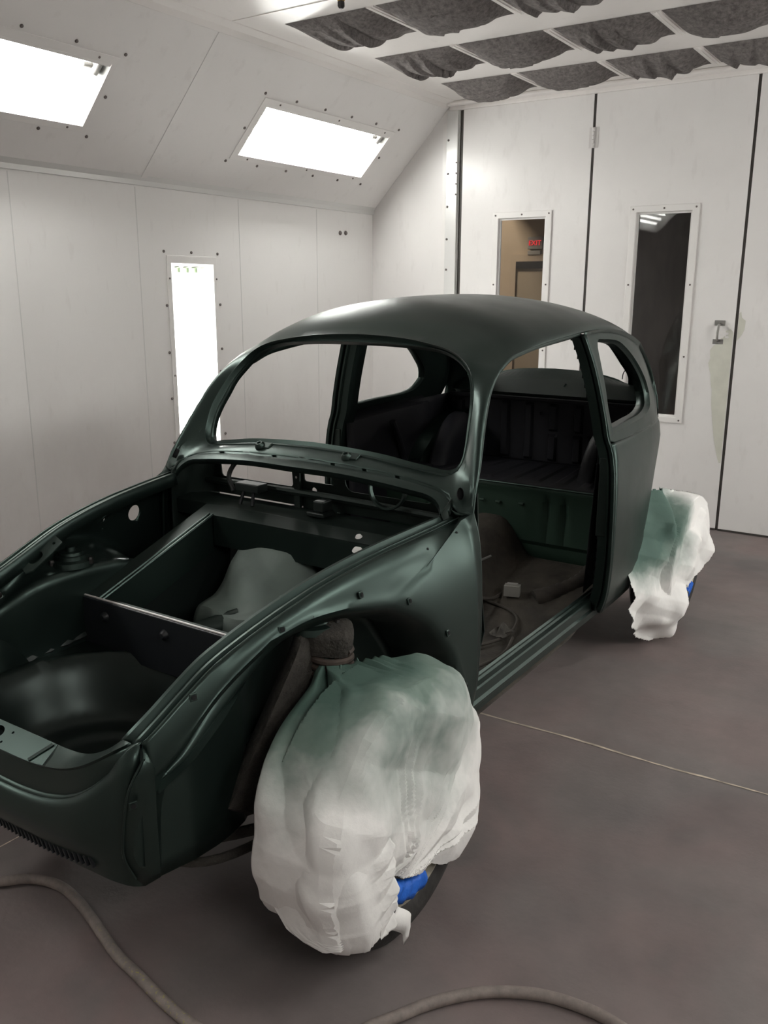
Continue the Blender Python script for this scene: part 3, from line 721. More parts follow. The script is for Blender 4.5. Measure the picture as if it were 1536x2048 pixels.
# lower quarter: rows down from the belt, ending at the wheel arch
def arch_y(z): return interp(z, [.30, .386, .564, .731, .823, .872, .91, .955], [3.41, 3.452, 3.498, 3.587, 3.675, 3.785, 3.88, 3.925])
zz = [.955, .945, .935, .92, .89, .85, .8, .74, .68, .6, .52, .44, .38, .34, .31]
rows = []
for z in zz:
    y0 = 3.08; y1 = arch_y(z); u0 = interp(z, [p[2] for p in reversed(BP)], [p[0] for p in reversed(BP)])
    rows.append([(u0+(S(y0+(y1-y0)*i/18, z)-S(3.08, z))+(S(3.08, z)-u0)*smoothstep(i/4), y0+(y1-y0)*i/18, z) for i in range(19)])
skin.grid(rows)
# inside of the arch: panel turned inwards, then the closed wheel house
ar = [(S(arch_y(z), z), arch_y(z), z) for z in zz]
skin.grid([ar, [(u-.02, y+.004, z) for u, y, z in ar], [(u-.18, y+.006, z) for u, y, z in ar], [(.36, y+.10, z+.0) for u, y, z in ar], [(.34, 3.93, min(.93, z+.12)) for u, y, z in ar]])
skin.mirror()
body = cp('body_skin', skin, 'paint', merge=.0012, sharp=32, solid=.003, off=0)
# oval hole beside the cowl corner, seen only on the near side
for s in (1, -1):
    o = MB().lathe([(.0, -.012), (.012, -.012), (.013, .0015)], (0, 0, 0), (0, 0, 1), 20)
    o.v = [(x*.72, y*1.35, z) for x, y, z in o.v]
    n = Vector((s*.55, -.70, .45)).normalized(); q = n.to_track_quat('Z', 'Y').to_matrix()
    o.v = [tuple(q @ Vector(v)+Vector((s*.560, 2.094, .947))) for v in o.v]
    cp('aerial_hole', o, 'hole', body)
for u, y, z in ((-.195, 2.122, 1.006), (.150, 2.122, 1.006)):
    b = MB().lathe([(.018, -.006), (.016, .002), (.011, .009), (.007, .009), (.006, .004), (0, .004)], (u, y, z), (0, -.45, .9), 18)
    b.v = [(x, yy, zz_) for x, yy, zz_ in b.v]; cp('wiper_boss', b, 'paint', body)
    cp('wiper_shelf', MB().obox((u+.018, y+.008, z-.002), ((1, 0, 0), (0, .9, .45), (0, -.45, .9)), (.022, .014, .004)), 'paint', body, smooth=False, bevel=.003)
# ---- door pillars and jambs ----
for s in (1, -1):
    f = (lambda P: P) if s > 0 else mir
    P = resamp(BP, 44)
    pil = MB().grid([f([(u+a*.0, y+b, z) for u, y, z in P]) if c is None else f([(u-c, y+b, z) for u, y, z in P]) for a, b, c in ((0, 0, .0), (0, -.006, .003), (0, -.004, .014), (0, .012, .017), (0, .013, .024), (0, .004, .027), (0, .004, .032), (0, .016, .035), (0, .020, .066), (0, .040, .070), (0, .09, .072))])
    pil = cp('door_pillar', pil, 'paint', sharp=25, solid=.002)
    if s > 0:
        st = MB(); Q = resamp([(u-.0725, y+.036, z) for u, y, z in BP], 60)
        for i in range(1, 58, 2): st.obox(Q[i], ((0, 0, 1), (1, 0, 0), (0, 1, 0)), (.0085, .0012, .005))
        cp('clip_strip', st, 'bed', pil, smooth=False)
    for zc, hh in ((.70, .10), (.845, .055)):
        cp('latch_recess', MB().obox((s*.615, 3.099, zc), ((1, 0, 0), (0, 1, 0), (0, 0, 1)), (.022, .006, hh)), 'paint_in', pil, smooth=False, bevel=.004)
    A = resamp(AP, 30); jam = MB()
    full = list(reversed(A))+resamp(D[:8], 24)[1:]
    jam.grid([f([(u-c, y+b, z) for u, y, z in full]) for b, c in ((0, 0), (.010, .003), (.012, .012), (.004, .015), (.006, .022), (.020, .026), (.022, .058), (.045, .062))])
    cp('hinge_pillar', jam, 'paint', sharp=25, solid=.002)
    R = resamp(D[7:13], 34)
    hd = MB().grid([f([(u-c, y, z+b) for u, y, z in R]) for b, c in ((0, 0), (-.010, .004), (-.012, .014), (-.004, .017), (-.006, .026), (-.020, .030), (-.030, .060), (-.004, .075))])
    cp('door_header', hd, 'paint', sharp=25, solid=.002)
    sec = [(.50, .24), (.53, .25), (.545, .345), (.550, .352), (.556, .346), (.562, .346), (.567, .351), (.572, .345), (.588, .343), (.592, .338), (.596, .312), (.603, .304), (.603, .298), (.596, .290), (.596, .272), (.560, .262), (.50, .24)]
    ys = [2.03+(3.46-2.03)*i/24 for i in range(25)]
    def sillrow(y):
        t = smoothstep((y-3.25)/.25); return [(s*(u-.045*t), y, z+.035*t) for u, z in sec]
    cp('sill', MB().grid([sillrow(y) for y in ys]), 'paint', sharp=20)
# ---- hood channel, inner fenders ----
AR = [(.435, 1.062, .540), (.453, 1.125, .585), (.470, 1.228, .671), (.488, 1.372, .742), (.517, 1.479, .765), (.548, 1.591, .766), (.580, 1.736, .738), (.606, 1.862, .667), (.624, 1.968, .544), (.630, 2.034, .386), (.622, 2.052, .315)]
IW = [(.420, 1.075, .50), (.440, 1.16, .545), (.444, 1.25, .605), (.432, 1.325, .650), (.402, 1.395, .688), (.397, 1.56, .700), (.398, 1.70, .690), (.402, 1.84, .640), (.41, 1.93, .53), (.42, 1.99, .40), (.42, 2.01, .315)]
NF = 64
for s in (1, -1):
    f = (lambda P: P) if s > 0 else mir
    h = resamp(HL, NF); ho = resamp(HO, NF); top = MB()
    top.grid([f(P) for P in ([(u-.012, y, z-.040) for u, y, z in h], [(u-.006, y, z-.004) for u, y, z in h], [(u-.003, y, z) for u, y, z in h], [(u+.004, y, z) for u, y, z in h], dz(mixp(h, ho, .22), -.014), dz(mixp(h, ho, .42), -.016), dz(mixp(h, ho, .50), -.004), dz(mixp(h, ho, .60), -.003), dz(mixp(h, ho, .70), -.016), dz(mixp(h, ho, .86), -.012), dz(mixp(h, ho, .94), -.001), ho)])
    cp('hood_channel', top, 'paint', sharp=30, solid=.0025)
    # outer face between channel and wheel arch
    up = keyed([(HO[:5], 12), (HO[4:8], 12), (HO[7:11], 14), (HO[10:]+[D[0]], 10), (AP[:5], 12), (AP[4:], 8)])
    lo = keyed([(AR[:2], 12), (AR[1:4], 12), (AR[3:6], 14), (AR[5:7], 10), (AR[6:9], 12), (AR[8:], 8)])
    pan = MB(); rows = []
    for j in range(11):
        t = j/10; r = []
        for a, b in zip(up, lo):
            y = a[1]+(b[1]-a[1])*t; z = a[2]+(b[2]-a[2])*t; u = a[0]+(b[0]-a[0])*t
            k = math.sin(PI*t)**.6*.9
            if y < 2.09: u = u*(1-k)+S(y, z)*k
            r.append((u, y, z))
        rows.append(r)
    # the mounting flange: a shallow step round the arch, then the wheel housing
    e1 = [(u-.004, y+(1.56-y)*.020, z-.012) for u, y, z in lo]
    e2 = [(u-.022, y+(1.56-y)*.035, z-.022 if z > .5 else z) for u, y, z in lo]
    iw = keyed([(IW[:2], 12), (IW[1:4], 12), (IW[3:6], 14), (IW[5:7], 10), (IW[6:9], 12), (IW[8:], 8)])
    rows += [e1, e2]+loft(e2, iw, 6, -.012 if s > 0 else -.012)[1:]
    rows[-1] = [(u+.020, y, z+.002) for u, y, z in iw]; rows += [[(u+.008, y, z-.002) for u, y, z in iw], [(u+.001, y, z-.011) for u, y, z in iw], [(u-.001, y, z-.026) for u, y, z in iw]]
    nb = rows[-1]
    bot = [(u+.002, y, .30) for u, y, z in iw]
    rows += loft(nb, bot, 5)[1:]
    pan.grid([f(r) for r in rows])
    ip = cp('inner_fender', pan, 'paint', merge=.0008, sharp=50, solid=.0025)
    # nose side: from the apron seam back to the housing
    NSm = [(.415, 1.060, .611), (.434, 1.048, .590), (.420, 1.018, .53), (.408, 1.008, .45), (.400, 1.010, .37), (.405, 1.03, .315), (.41, 1.05, .29)]
    n1 = resamp(NSm, 20)
    n2 = resamp([(.418, 1.063, .600), (.437, 1.066, .57), (.436, 1.07, .53), (.432, 1.072, .45), (.43, 1.074, .38), (.428, 1.076, .33), (.425, 1.078, .30)], 20)
    n3 = resamp([(.425, 1.09, .565), (.43, 1.10, .54), (.425, 1.12, .50), (.408, 1.13, .44), (.400, 1.13, .38), (.400, 1.12, .33), (.405, 1.10, .30)], 20)
    n4 = resamp([(.430, 1.16, .54), (.418, 1.18, .50), (.402, 1.22, .46), (.398, 1.25, .42), (.396, 1.27, .38), (.396, 1.29, .34), (.398, 1.30, .305)], 20)
    n5 = resamp([(.430, 1.26, .59), (.412, 1.33, .53), (.400, 1.37, .46), (.396, 1.385, .42), (.394, 1.40, .38), (.394, 1.42, .34), (.396, 1.44, .30)], 20)
    cp('front_side_plate', MB().grid([f(n1), f(n2), f(n3), f(n4), f(n5)]), 'paint', sharp=22, solid=.002)
    # captive nuts round the fender line
    for u, y, z in ((.429, 1.016, .502), (.447, 1.174, .676), (.491, 1.406, .758), (.548, 1.63, .786), (.588, 1.786, .732), (.619, 1.933, .604), (.631, 2.020, .420)):
        nrm = Vector((s, -.35 if y < 1.5 else .1, .25 if z > .6 else 0)).normalized()
        b = MB(); x = nrm.cross(Vector((0, 0, 1))).normalized(); b.obox(Vector((s*(u+.002), y, z)), (x, nrm.cross(x), nrm), (.009, .009, .002))
        q = cp('captive_nut', b, 'paint', ip, smooth=False, bevel=.002)
        cp('nut_hole', MB().lathe([(0, .0042), (.0055, .0042)], (s*(u+.002), y, z), nrm, 10), 'hole', ip)
    for u, y, z in ((.585, 2.02, .866), (.567, 1.90, .846), (.545, 1.72, .822), (.512, 1.49, .775)):
        nrm = Vector((s*.8, 0, .6)).normalized()
        cp('rivet_hole', MB().lathe([(0, .0016), (.0038, .0016)], (s*(u+.006), y, z-.008), nrm, 8), 'hole', ip)
    if s < 0:
        # real holes through the far side panel
        drill(ip, [((XC-.56, 1.938, .760), (1, 0, 0), .027, .2), ((XC-.515, 1.90, .813), (1, 0, 0), .0045, .3), ((XC-.512, 1.79, .787), (1, 0, 0), .0045, .3), ((XC-.512, 1.795, .770), (1, 0, 0), .0045, .3), ((XC-.45, 1.330, .672), (1, 0, 0), .009, .1)])
    # seam sealer, strut tower cap, bracket
    tw = MB().lathe([(.065, -.01), (.062, .006), (.045, .010), (.043, .020), (.036, .022), (.034, .030), (.016, .032), (.014, .044), (.004, .046), (0, .046)], (s*.452, 1.565, .712), (0, 0, 1), 28)
    cp('strut_cap', tw, 'paint', ip)
    for a in (.4, 2.5, 4.6):
        cp('strut_nut', MB().lathe([(0, .014), (.006, .014), (.008, .008), (.008, -.006)], (s*.452+.062*math.cos(a), 1.565+.062*math.sin(a), .714), (0, 0, 1), 6), 'dark_metal', ip, smooth=False)
    br = flat_panel('hinge_bracket', [[(-.07, -.02), (-.03, -.028), (.055, -.028), (.065, -.015), (.065, .018), (.02, .022), (-.055, .022), (-.075, .01)], circle(-.022, -.006, .024, 20, .016), circle(.045, .0, .005, 10)], .003,
                    lambda a, b, d, s=s: (XC+s*(.412-b*.85+a*.12), 1.445+a*.95, .770+a*.42-b*.4+d), 'paint', ip)
    sl = MB().tube(resamp([(s*.415, 1.36, .475), (s*.405, 1.43, .487), (s*.40, 1.52, .492), (s*.40, 1.60, .505)], 14), [.010+.004*math.sin(i*2.1) for i in range(14)], 6)
    cp('seam_sealer', sl, 'well', ip)
# ---- nose apron and latch panel ----
N8 = 34
ap_t = resamp([(0, .985, .438), (.1, .985, .440), (.18, .986, .449), (.25, .990, .468), (.31, .997, .50), (.363, 1.015, .548), (.40, 1.033, .600), (.415, 1.056, .611)], N8)
seam = [(.434, 1.048, .590), (.420, 1.018, .53), (.408, 1.008, .45), (.400, 1.010, .37), (.405, 1.03, .315)]
ap_b = resamp([(0, .995, .312), (.1, .997, .311), (.2, 1.0, .308), (.3, 1.008, .304), (.36, 1.016, .30), (.40, 1.03, .297), (.41, 1.05, .29)], N8)
apr = MB(); rows = []
for j in range(9):
    t = j/8; r = []
    for i in range(N8):
        a, b = Vector(ap_t[i]), Vector(ap_b[i]); p = a.lerp(b, t); e = 1-smoothstep((i/(N8-1)-.55)/.45)
        p.y -= .022*math.sin(PI*min(1, t*1.05))*(.4+.6*e); p.x += .010*math.sin(PI*t)*(1-e)
        r.append(tuple(p))
    rows.append(r)
rows.append([(x*.985, y+.02, z-.006) for x, y, z in ap_b]); rows.append([(x*.97, y+.10, z+.006) for x, y, z in ap_b])
apr.grid(rows).mirror()
apron = cp('front_apron', apr, 'paint', merge=.001, sharp=40, solid=.0025)
sl = MB()
for i in range(46):
    u = -.31+.0138*i; y0 = .985+.016*(u/.3)**4
    sl.obox((u, y0-.006, .338), ((1, .0, .55), (0, 1, 0), (-.55, 0, 1)), (.0020, .004, .012))
cp('vent_slots', sl, 'black_paint', apron, smooth=False)
cp('apron_seam_bead', MB().tube(resamp([(x*1.0, y, z) for x, y, z in seam], 24), .0032, 6), 'paint', apron)
lt = resamp([(0, 1.052, .531), (.10, 1.052, .531), (.169, 1.052, .531), (.221, 1.051, .535), (.26, 1.050, .544), (.31, 1.049, .567), (.345, 1.05, .590), (.366, 1.055, .607)], N8)
lo = resamp([(0, 1.0, .503), (.09, 1.0, .505), (.175, 1.0, .513), (.25, 1.0, .532), (.305, 1.005, .556), (.345, 1.018, .580), (.375, 1.035, .600), (.392, 1.052, .610)], N8)
sk = MB()
b1 = [(x, y+.004, z-.006) for x, y, z in lo]; b2 = [lerp((x, y+.012, z), q, .55) for (x, y, z), q in zip(lo, ap_t)]; b3 = [(x, y+.010, z+.004) for x, y, z in ap_t]
kq = next(i for i in range(N8) if lt[i][0] > .150)
sk.grid([[(x, y+.006, z-.03) for x, y, z in lt], [(x, y+.003, z-.002) for x, y, z in lt], lt])
sk.grid([lt[kq:], mixp(lt, lo, .5)[kq:], mixp(lt, lo, .93)[kq:], lo[kq:]])
sk.grid([lo, b1, b2, b3, ap_t]).mirror()
lat = cp('latch_panel', sk, 'paint', merge=.001, sharp=35, solid=.0025)
q0, q1 = Vector((0, 1.0, .5045)), Vector((0, 1.052, .5315)); qd = (q1-q0).normalized(); QL = (q1-q0).length; qn = Vector((0, -qd.z, qd.y))
def latch_place(a, b, d): p = q0+qd*b+qn*d; return (XC+a, p.y, p.z)
xq = lt[kq][0]; lz = [(x, (Vector((0, y, z))-q0).dot(qd)) for x, y, z in lo[:kq+1]]
out_ = [(-x, 0+v*0+max(0, v-.0)) for x, v in reversed(lz)]+[(x, v) for x, v in lz[1:]]+[(xq, QL), (-xq, QL)]
key = [(-.034+.0215*math.cos(t*PI/12), .031+.017*math.sin(t*PI/12)) for t in range(-3, 17)]+[(-.047, .012), (-.040, .009), (-.031, .011)]
flat_panel('latch_plate', [out_, key]+[circle(a, b, .0035, 10) for a, b in ((-.072, .046), (.012, .043), (-.060, .008), (.004, .014))], .0025, latch_place, 'paint', lat)
cp('panel_rib', MB().obox((.128, 1.026, .5195), ((.45, .79, .42), (1, -.5, 0), (0, -.47, .88)), (.030, .006, .002)), 'paint', lat, smooth=False, bevel=.0015)
# ---- luggage bay: floor with spare wheel well, tank frame ----
fl = MB(); rows = []
for j in range(41):
    y = 1.045+(1.64-1.045)*j/40; r = []
    for i in range(41):
        u = -.42+.84*i/40
        d = math.hypot(u/.345, (y-1.29)/.30); z = .475-.155*smoothstep((1.06-d)/.30)-.01*smoothstep((.55-d)/.1)
        if y < 1.09: z = min(z, .47)
        r.append((u, y, z+.012*smoothstep((1.16-d)/.10)*smoothstep((d-1.0)/.08)))
    rows.append(r)
fl.grid(rows)
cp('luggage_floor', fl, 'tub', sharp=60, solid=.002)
fy0, fy1, fu = 1.565, 2.025, .345
def fz(y): return .612+(y-1.56)*.345
def frame_place(a, b, d): return (XC+a, b, fz(b)+d)
fr_ = flat_panel('tank_frame', [rect(-.40, .40, fy0-.004, fy1+.055), rect(-fu+.02, fu-.02, fy0+.012, fy1)], .004, frame_place, 'paint_in', car)
lip = MB()
for s in (-1, 1):
    for u in (.338, .322):
        lip.tube([(s*u, fy0, fz(fy0)+.004), (s*u, fy1, fz(fy1)+.004)], .0042, 6)
    lip.grid([[(s*(fu-.02), fy0, fz(fy0)), (s*(fu-.02), fy1, fz(fy1))], [(s*(fu-.02), fy0, fz(fy0)-.12), (s*(fu-.02), fy1, fz(fy1)-.12)]])
lip.grid([[(-.322, fy1, fz(fy1)), (.322, fy1, fz(fy1))], [(-.322, fy1+.002, fz(fy1)-.10), (.322, fy1+.002, fz(fy1)-.10)]])
for (u, y, z, r) in ((.247, 2.050, fz(2.05)+.002, .011), (.263, 2.021, .753, .017)): cp('frame_hole_disc', MB().lathe([(0, .008), (r*.7, .007), (r, .001)], (u, y, z), (0, -.33, .94), 18), 'trim', fr_)  # white discs standing in for holes that show the bright wall beyond
tw_ = MB()
for s in (-1, 1): tw_.grid([[(s*.336, 1.57, fz(1.57)-.01), (s*.336, 2.12, fz(2.02)-.01)], [(s*.36, 1.57, .28), (s*.36, 2.12, .28)]])
tw_.grid([[(-.38, 1.57, .285), (.38, 1.57, .285)], [(-.38, 2.12, .285), (.38, 2.12, .285)]])
cp('frame_flange', lip, 'paint', fr_, smooth=False)
cp('tank_well', tw_, 'well', fr_, smooth=False, solid=.003)
cb = MB(); cb.box(-.405, .405, fy0-.012, fy0+.004, .455, fz(fy0)+.004)
xm = cp('cross_member', cb, 'black_paint', smooth=False, bevel=.003)
cp('cross_member_edge', MB().tube([(-.40, fy0-.004, fz(fy0)+.006), (.40, fy0-.004, fz(fy0)+.006)], .0032, 8), 'steel_w', xm)
for u in (-.30, -.055, .195): cp('cross_member_bolt', MB().lathe([(0, .012), (.007, .012), (.014, .006), (.016, 0)], (u, fy0-.012, .572), (0, -1, 0), 12), 'black_paint', xm)
# bay sides behind the frame, bulkhead and dash
bh = MB()
bh.grid([[(-.56, 2.09, .74), (.56, 2.09, .74)], [(-.56, 2.085, .79), (.56, 2.085, .79)], [(-.555, 2.15, .80), (.555, 2.15, .80)], [(-.55, 2.19, .80), (.55, 2.19, .80)]])
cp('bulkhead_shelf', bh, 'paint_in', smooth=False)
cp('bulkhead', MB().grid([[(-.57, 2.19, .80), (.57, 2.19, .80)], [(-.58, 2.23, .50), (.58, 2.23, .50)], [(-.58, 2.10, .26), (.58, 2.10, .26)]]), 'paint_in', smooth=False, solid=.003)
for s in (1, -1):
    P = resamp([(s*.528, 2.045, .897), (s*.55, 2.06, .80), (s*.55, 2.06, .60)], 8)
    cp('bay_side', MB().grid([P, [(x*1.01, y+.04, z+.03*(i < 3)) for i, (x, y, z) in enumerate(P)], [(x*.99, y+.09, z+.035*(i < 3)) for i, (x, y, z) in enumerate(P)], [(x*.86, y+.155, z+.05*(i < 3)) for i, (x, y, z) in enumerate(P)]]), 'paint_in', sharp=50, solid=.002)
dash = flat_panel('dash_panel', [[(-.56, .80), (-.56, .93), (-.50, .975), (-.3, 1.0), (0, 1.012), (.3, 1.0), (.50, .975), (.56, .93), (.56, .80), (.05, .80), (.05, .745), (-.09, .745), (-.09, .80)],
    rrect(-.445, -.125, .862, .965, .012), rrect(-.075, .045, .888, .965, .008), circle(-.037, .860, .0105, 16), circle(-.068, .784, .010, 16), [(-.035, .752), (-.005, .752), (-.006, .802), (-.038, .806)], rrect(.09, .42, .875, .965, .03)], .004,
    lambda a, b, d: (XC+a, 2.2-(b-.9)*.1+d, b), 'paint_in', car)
cp('dash_post', MB().box(-.108, -.085, 2.185, 2.197, .80, .955), 'paint_in', dash, smooth=False)
for z in (.945, .925, .90): cp('post_hole', MB().lathe([(0, .0015), (.0042, .0015)], (-.097, 2.185, z), (0, -1, 0), 10), 'trim', dash)
cp('instrument_ring', MB().lathe([(.058, 0), (.060, -.012), (.066, -.012), (.067, .004)], (.275, 2.165, .915), (0, 1, -.08), 36), 'paint', dash)
cp('dash_lower_rail', MB().tube(resamp([(-.55, 2.19, .845), (0, 2.19, .85), (.55, 2.19, .84)], 12), .012, 8), 'paint_in', dash)
bx = cp('fuse_bracket', MB().box(-.30, -.20, 2.11, 2.16, .845, .872), 'well', smooth=False, bevel=.003)
cp('bracket_leg', MB().tube([(-.275, 2.13, .85), (-.28, 2.11, .80)], .006, 6).tube([(-.235, 2.13, .85), (-.225, 2.11, .80)], .006, 6), 'black_paint', bx)
cp('column_bracket', MB().box(.0, .07, 2.11, 2.17, .80, .815).box(.02, .06, 2.12, 2.17, .815, .85), 'well', smooth=False, bevel=.004)
cp('wiring_loom', MB().tube(resamp([(-.315, 2.12, .84), (-.335, 2.12, .885), (-.32, 2.13, .925), (-.27, 2.14, .958), (-.22, 2.15, .965)], 24), .008, 8), 'wire')
cp('wiring_loom', MB().tube(resamp([(-.235, 2.15, .968), (-.20, 2.15, .957), (-.16, 2.15, .958), (-.12, 2.15, .950), (-.10, 2.15, .94)], 16), .006, 8), 'wire')
# ---- floor pan, seat riser, luggage deck, seat back, rear shelf ----
fp = MB(); rows = []
for j in range(40):
    y = 2.08+(3.45-2.08)*j/39; r = []
    for i in range(45):
        u = -.56+1.12*i/44
        t = smoothstep((y-2.95)/.5); zf = .215+.15*t
        hump = .145+.03*t; z = zf+hump*math.exp(-(u/(.085+.05*t))**4)
        z += .006*math.sin(u*60)*(1 if abs(u) > .14 else 0)*(1-t)*.5
        r.append((u, y, z))
    rows.append(r)
fp.grid(rows)
cp('floor_pan', fp, 'carpet', sharp=60, solid=.003)
rz = MB(); rows = []
for z, y in ((.33, 3.43), (.42, 3.435), (.44, 3.42), (.55, 3.415), (.62, 3.41), (.66, 3.40), (.69, 3.385)):
    rows.append([(-.60+1.2*i/60, y+(.018 if (abs(abs(i-30)-13) < 1 or abs(abs(i-30)-17) < 1) and .44 < z < .66 else 0)-(.008 if abs(i-30) < 9.5 and .44 < z < .65 else 0), z) for i in range(61)])
rz.grid(rows)
ris = cp('seat_riser', rz, 'paint_riser', sharp=25, solid=.002)
for u, z in ((.039, .599), (.148, .605), (-.15, .6), (-.04, .6)):
    cp('riser_clip', MB().box(u-.013, u+.013, 3.388, 3.402, z-.006, z+.006), 'paint_riser', ris, smooth=False, bevel=.004)
dk = MB(); rows = []
for j in range(22):
    y = 3.385+(3.90-3.385)*j/21
    rows.append([((-.60+1.2*i/80)*(1-.19*j/21), y, .692+.006*(1 if (i % 8) in (3, 4, 5) and 2 < j < 20 else 0)) for i in range(81)])
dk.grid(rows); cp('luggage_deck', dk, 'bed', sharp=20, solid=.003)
cp('deck_edge', MB().tube([(-.59, 3.383, .690), (.59, 3.383, .690)], .0045, 8), 'paint')
sb = MB(); rows = []
for j in range(24):
    z = .69+(.99-.69)*j/23
    rows.append([(-.49+.98*i/110, 3.90-(.016 if (i % 14) in (5, 6, 7, 8) and 1 < j < 22 and not (10 < j < 13 and i > 60) else 0), z) for i in range(111)])
sb.grid(rows)
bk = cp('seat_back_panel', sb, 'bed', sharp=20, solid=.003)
cp('seat_back_rail', MB().box(-.485, .485, 3.872, 3.895, .985, 1.003), 'bed', bk, smooth=False, bevel=.004)
for u, z in ((.0, .93), (.25, .83)): cp('seat_back_clip', MB().box(u-.008, u+.008, 3.872, 3.888, z-.008, z+.008), 'bed', bk, smooth=False)
rs = MB().grid([[(x*.99, y-.008, z-.004) for x, y, z in resamp([(-.372, 4.035, 1.080), (-.2, 4.045, 1.117), (0, 4.046, 1.127), (.2, 4.045, 1.117), (.372, 4.035, 1.080)], 30)],
    [(-.45+.90*i/29, 3.985-.03*abs(i-14.5)/14.5, 1.07) for i in range(30)], [(-.48+.96*i/29, 3.893, 1.018) for i in range(30)], [(-.48+.96*i/29, 3.93, 1.008) for i in range(30)], [(-.48+.96*i/29, 3.94, .93) for i in range(30)]])
cp('rear_shelf', rs, 'paint_in', sharp=40, solid=.002)
cp('shelf_tab', MB().obox((.09, 3.955, 1.055), ((.5, 0, .9), (0, 1, 0), (.9, 0, -.5)), (.016, .004, .003)), 'paint', smooth=False)
cp('rear_lamp_wire', MB().tube(resamp([(.34, 4.03, 1.098), (.345, 4.02, 1.12), (.36, 4.0, 1.14), (.376, 3.98, 1.145)], 14), .0025, 6), 'wire')
for s in (1, -1):
    wh = MB(); rows = []
    for j in range(17):
        a = PI*j/16; rows.append([(s*(.40-.08*math.sin(PI/2*i/8)), 3.78+.30*math.cos(a)*(1-.25*(i/8)**3), .40+.52*math.sin(a)*(1-.22*(i/8)**3)) for i in range(9)])
    n = len(rows[0])-1
    rows = [r+[(s*.31, 3.78+.2*math.cos(PI*j/16), .40+.30*math.sin(PI*j/16)), (s*.31, 3.78, .42)] for j, r in enumerate(rows)]
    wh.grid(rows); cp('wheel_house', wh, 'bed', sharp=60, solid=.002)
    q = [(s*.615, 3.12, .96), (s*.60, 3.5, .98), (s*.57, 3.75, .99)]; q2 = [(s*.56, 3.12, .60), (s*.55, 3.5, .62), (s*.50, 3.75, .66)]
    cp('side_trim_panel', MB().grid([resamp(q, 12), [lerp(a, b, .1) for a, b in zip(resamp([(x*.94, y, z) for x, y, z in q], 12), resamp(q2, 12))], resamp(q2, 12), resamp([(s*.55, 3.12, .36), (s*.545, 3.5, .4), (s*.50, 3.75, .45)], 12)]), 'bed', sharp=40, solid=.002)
    cp('rear_corner_panel', MB().grid([[(s*.575, 3.58, z), (s*.545, 3.75, z), (s*.492, 3.915, z)] for z in (.56, .75, .95)]+[[(s*.57, 3.60, .975), (s*.535, 3.75, .985), (s*.48, 3.93, 1.0)]]), 'bed', sharp=60, solid=.002)
    cp('side_brace', MB().tube(resamp([(s*.53, 3.42, .90), (s*.535, 3.50, .78), (s*.53, 3.54, .66)], 10), .016, 8), 'bed')
# loose things lying in the cabin
fixt = [('brake_cable', [(.09, 2.55, .245), (.25, 2.62, .235), (.36, 2.86, .23), (.30, 3.05, .24), (.12, 3.1, .26)], .006), ('brake_cable', [(.10, 2.30, .24), (.30, 2.36, .232), (.40, 2.52, .232), (.43, 2.70, .235), (.40, 2.82, .24)], .006), ('heater_cable', [(.13, 2.98, .30), (.18, 3.10, .27), (.19, 3.22, .27), (.24, 3.25, .26)], .007)]
for nme, P, r in fixt: cp(nme, MB().tube(resamp(P, 26), r, 8), 'cable')
lv = cp('shift_rod', MB().tube([(-.02, 2.75, .36), (.12, 3.18, .42)], .005, 8), 'steel')
def cabin(name, mb, mat, label, cat, loc):
    o = cp(name, mb, mat, None, smooth=True, sharp=30); return tag(o, label, cat)
jb = cabin('junction_box', MB().obox((.235, 3.155, .299), ((1, .3, 0), (-.3, 1, 0), (0, 0, 1)), (.032, .020, .022)).obox((.235, 3.155, .322), ((1, .3, 0), (-.3, 1, 0), (0, 0, 1)), (.022, .012, .006)), 'grey_box', 'small grey metal box lying on the bare car floor', 'box', None)
rg = MB(); rnd = random.Random(5); rows = []
for j in range(9):
    rows.append([(.335+.05*(i/10-.5)*(1+.4*math.sin(j))+.008*rnd.random(), 2.80+.09*j/8+.008*rnd.random(), .238+.045*math.sin(PI*j/8)*(.6+.4*math.sin(i*1.3))*math.sin(PI*min(1, max(.05, i/10)))) for i in range(11)])
rg.grid(rows); cabin('crumpled_rag', rg, 'rag', 'small crumpled grey cloth lying on the car floor near the sill', 'cloth', None)
du = MB(); du.tube(resamp([(.33, 3.17, .27), (.40, 3.24, .29), (.47, 3.34, .33), (.49, 3.42, .37)], 20), [.040+.004*(i % 2) for i in range(20)], 14)
cp('heater_duct', du, 'duct')
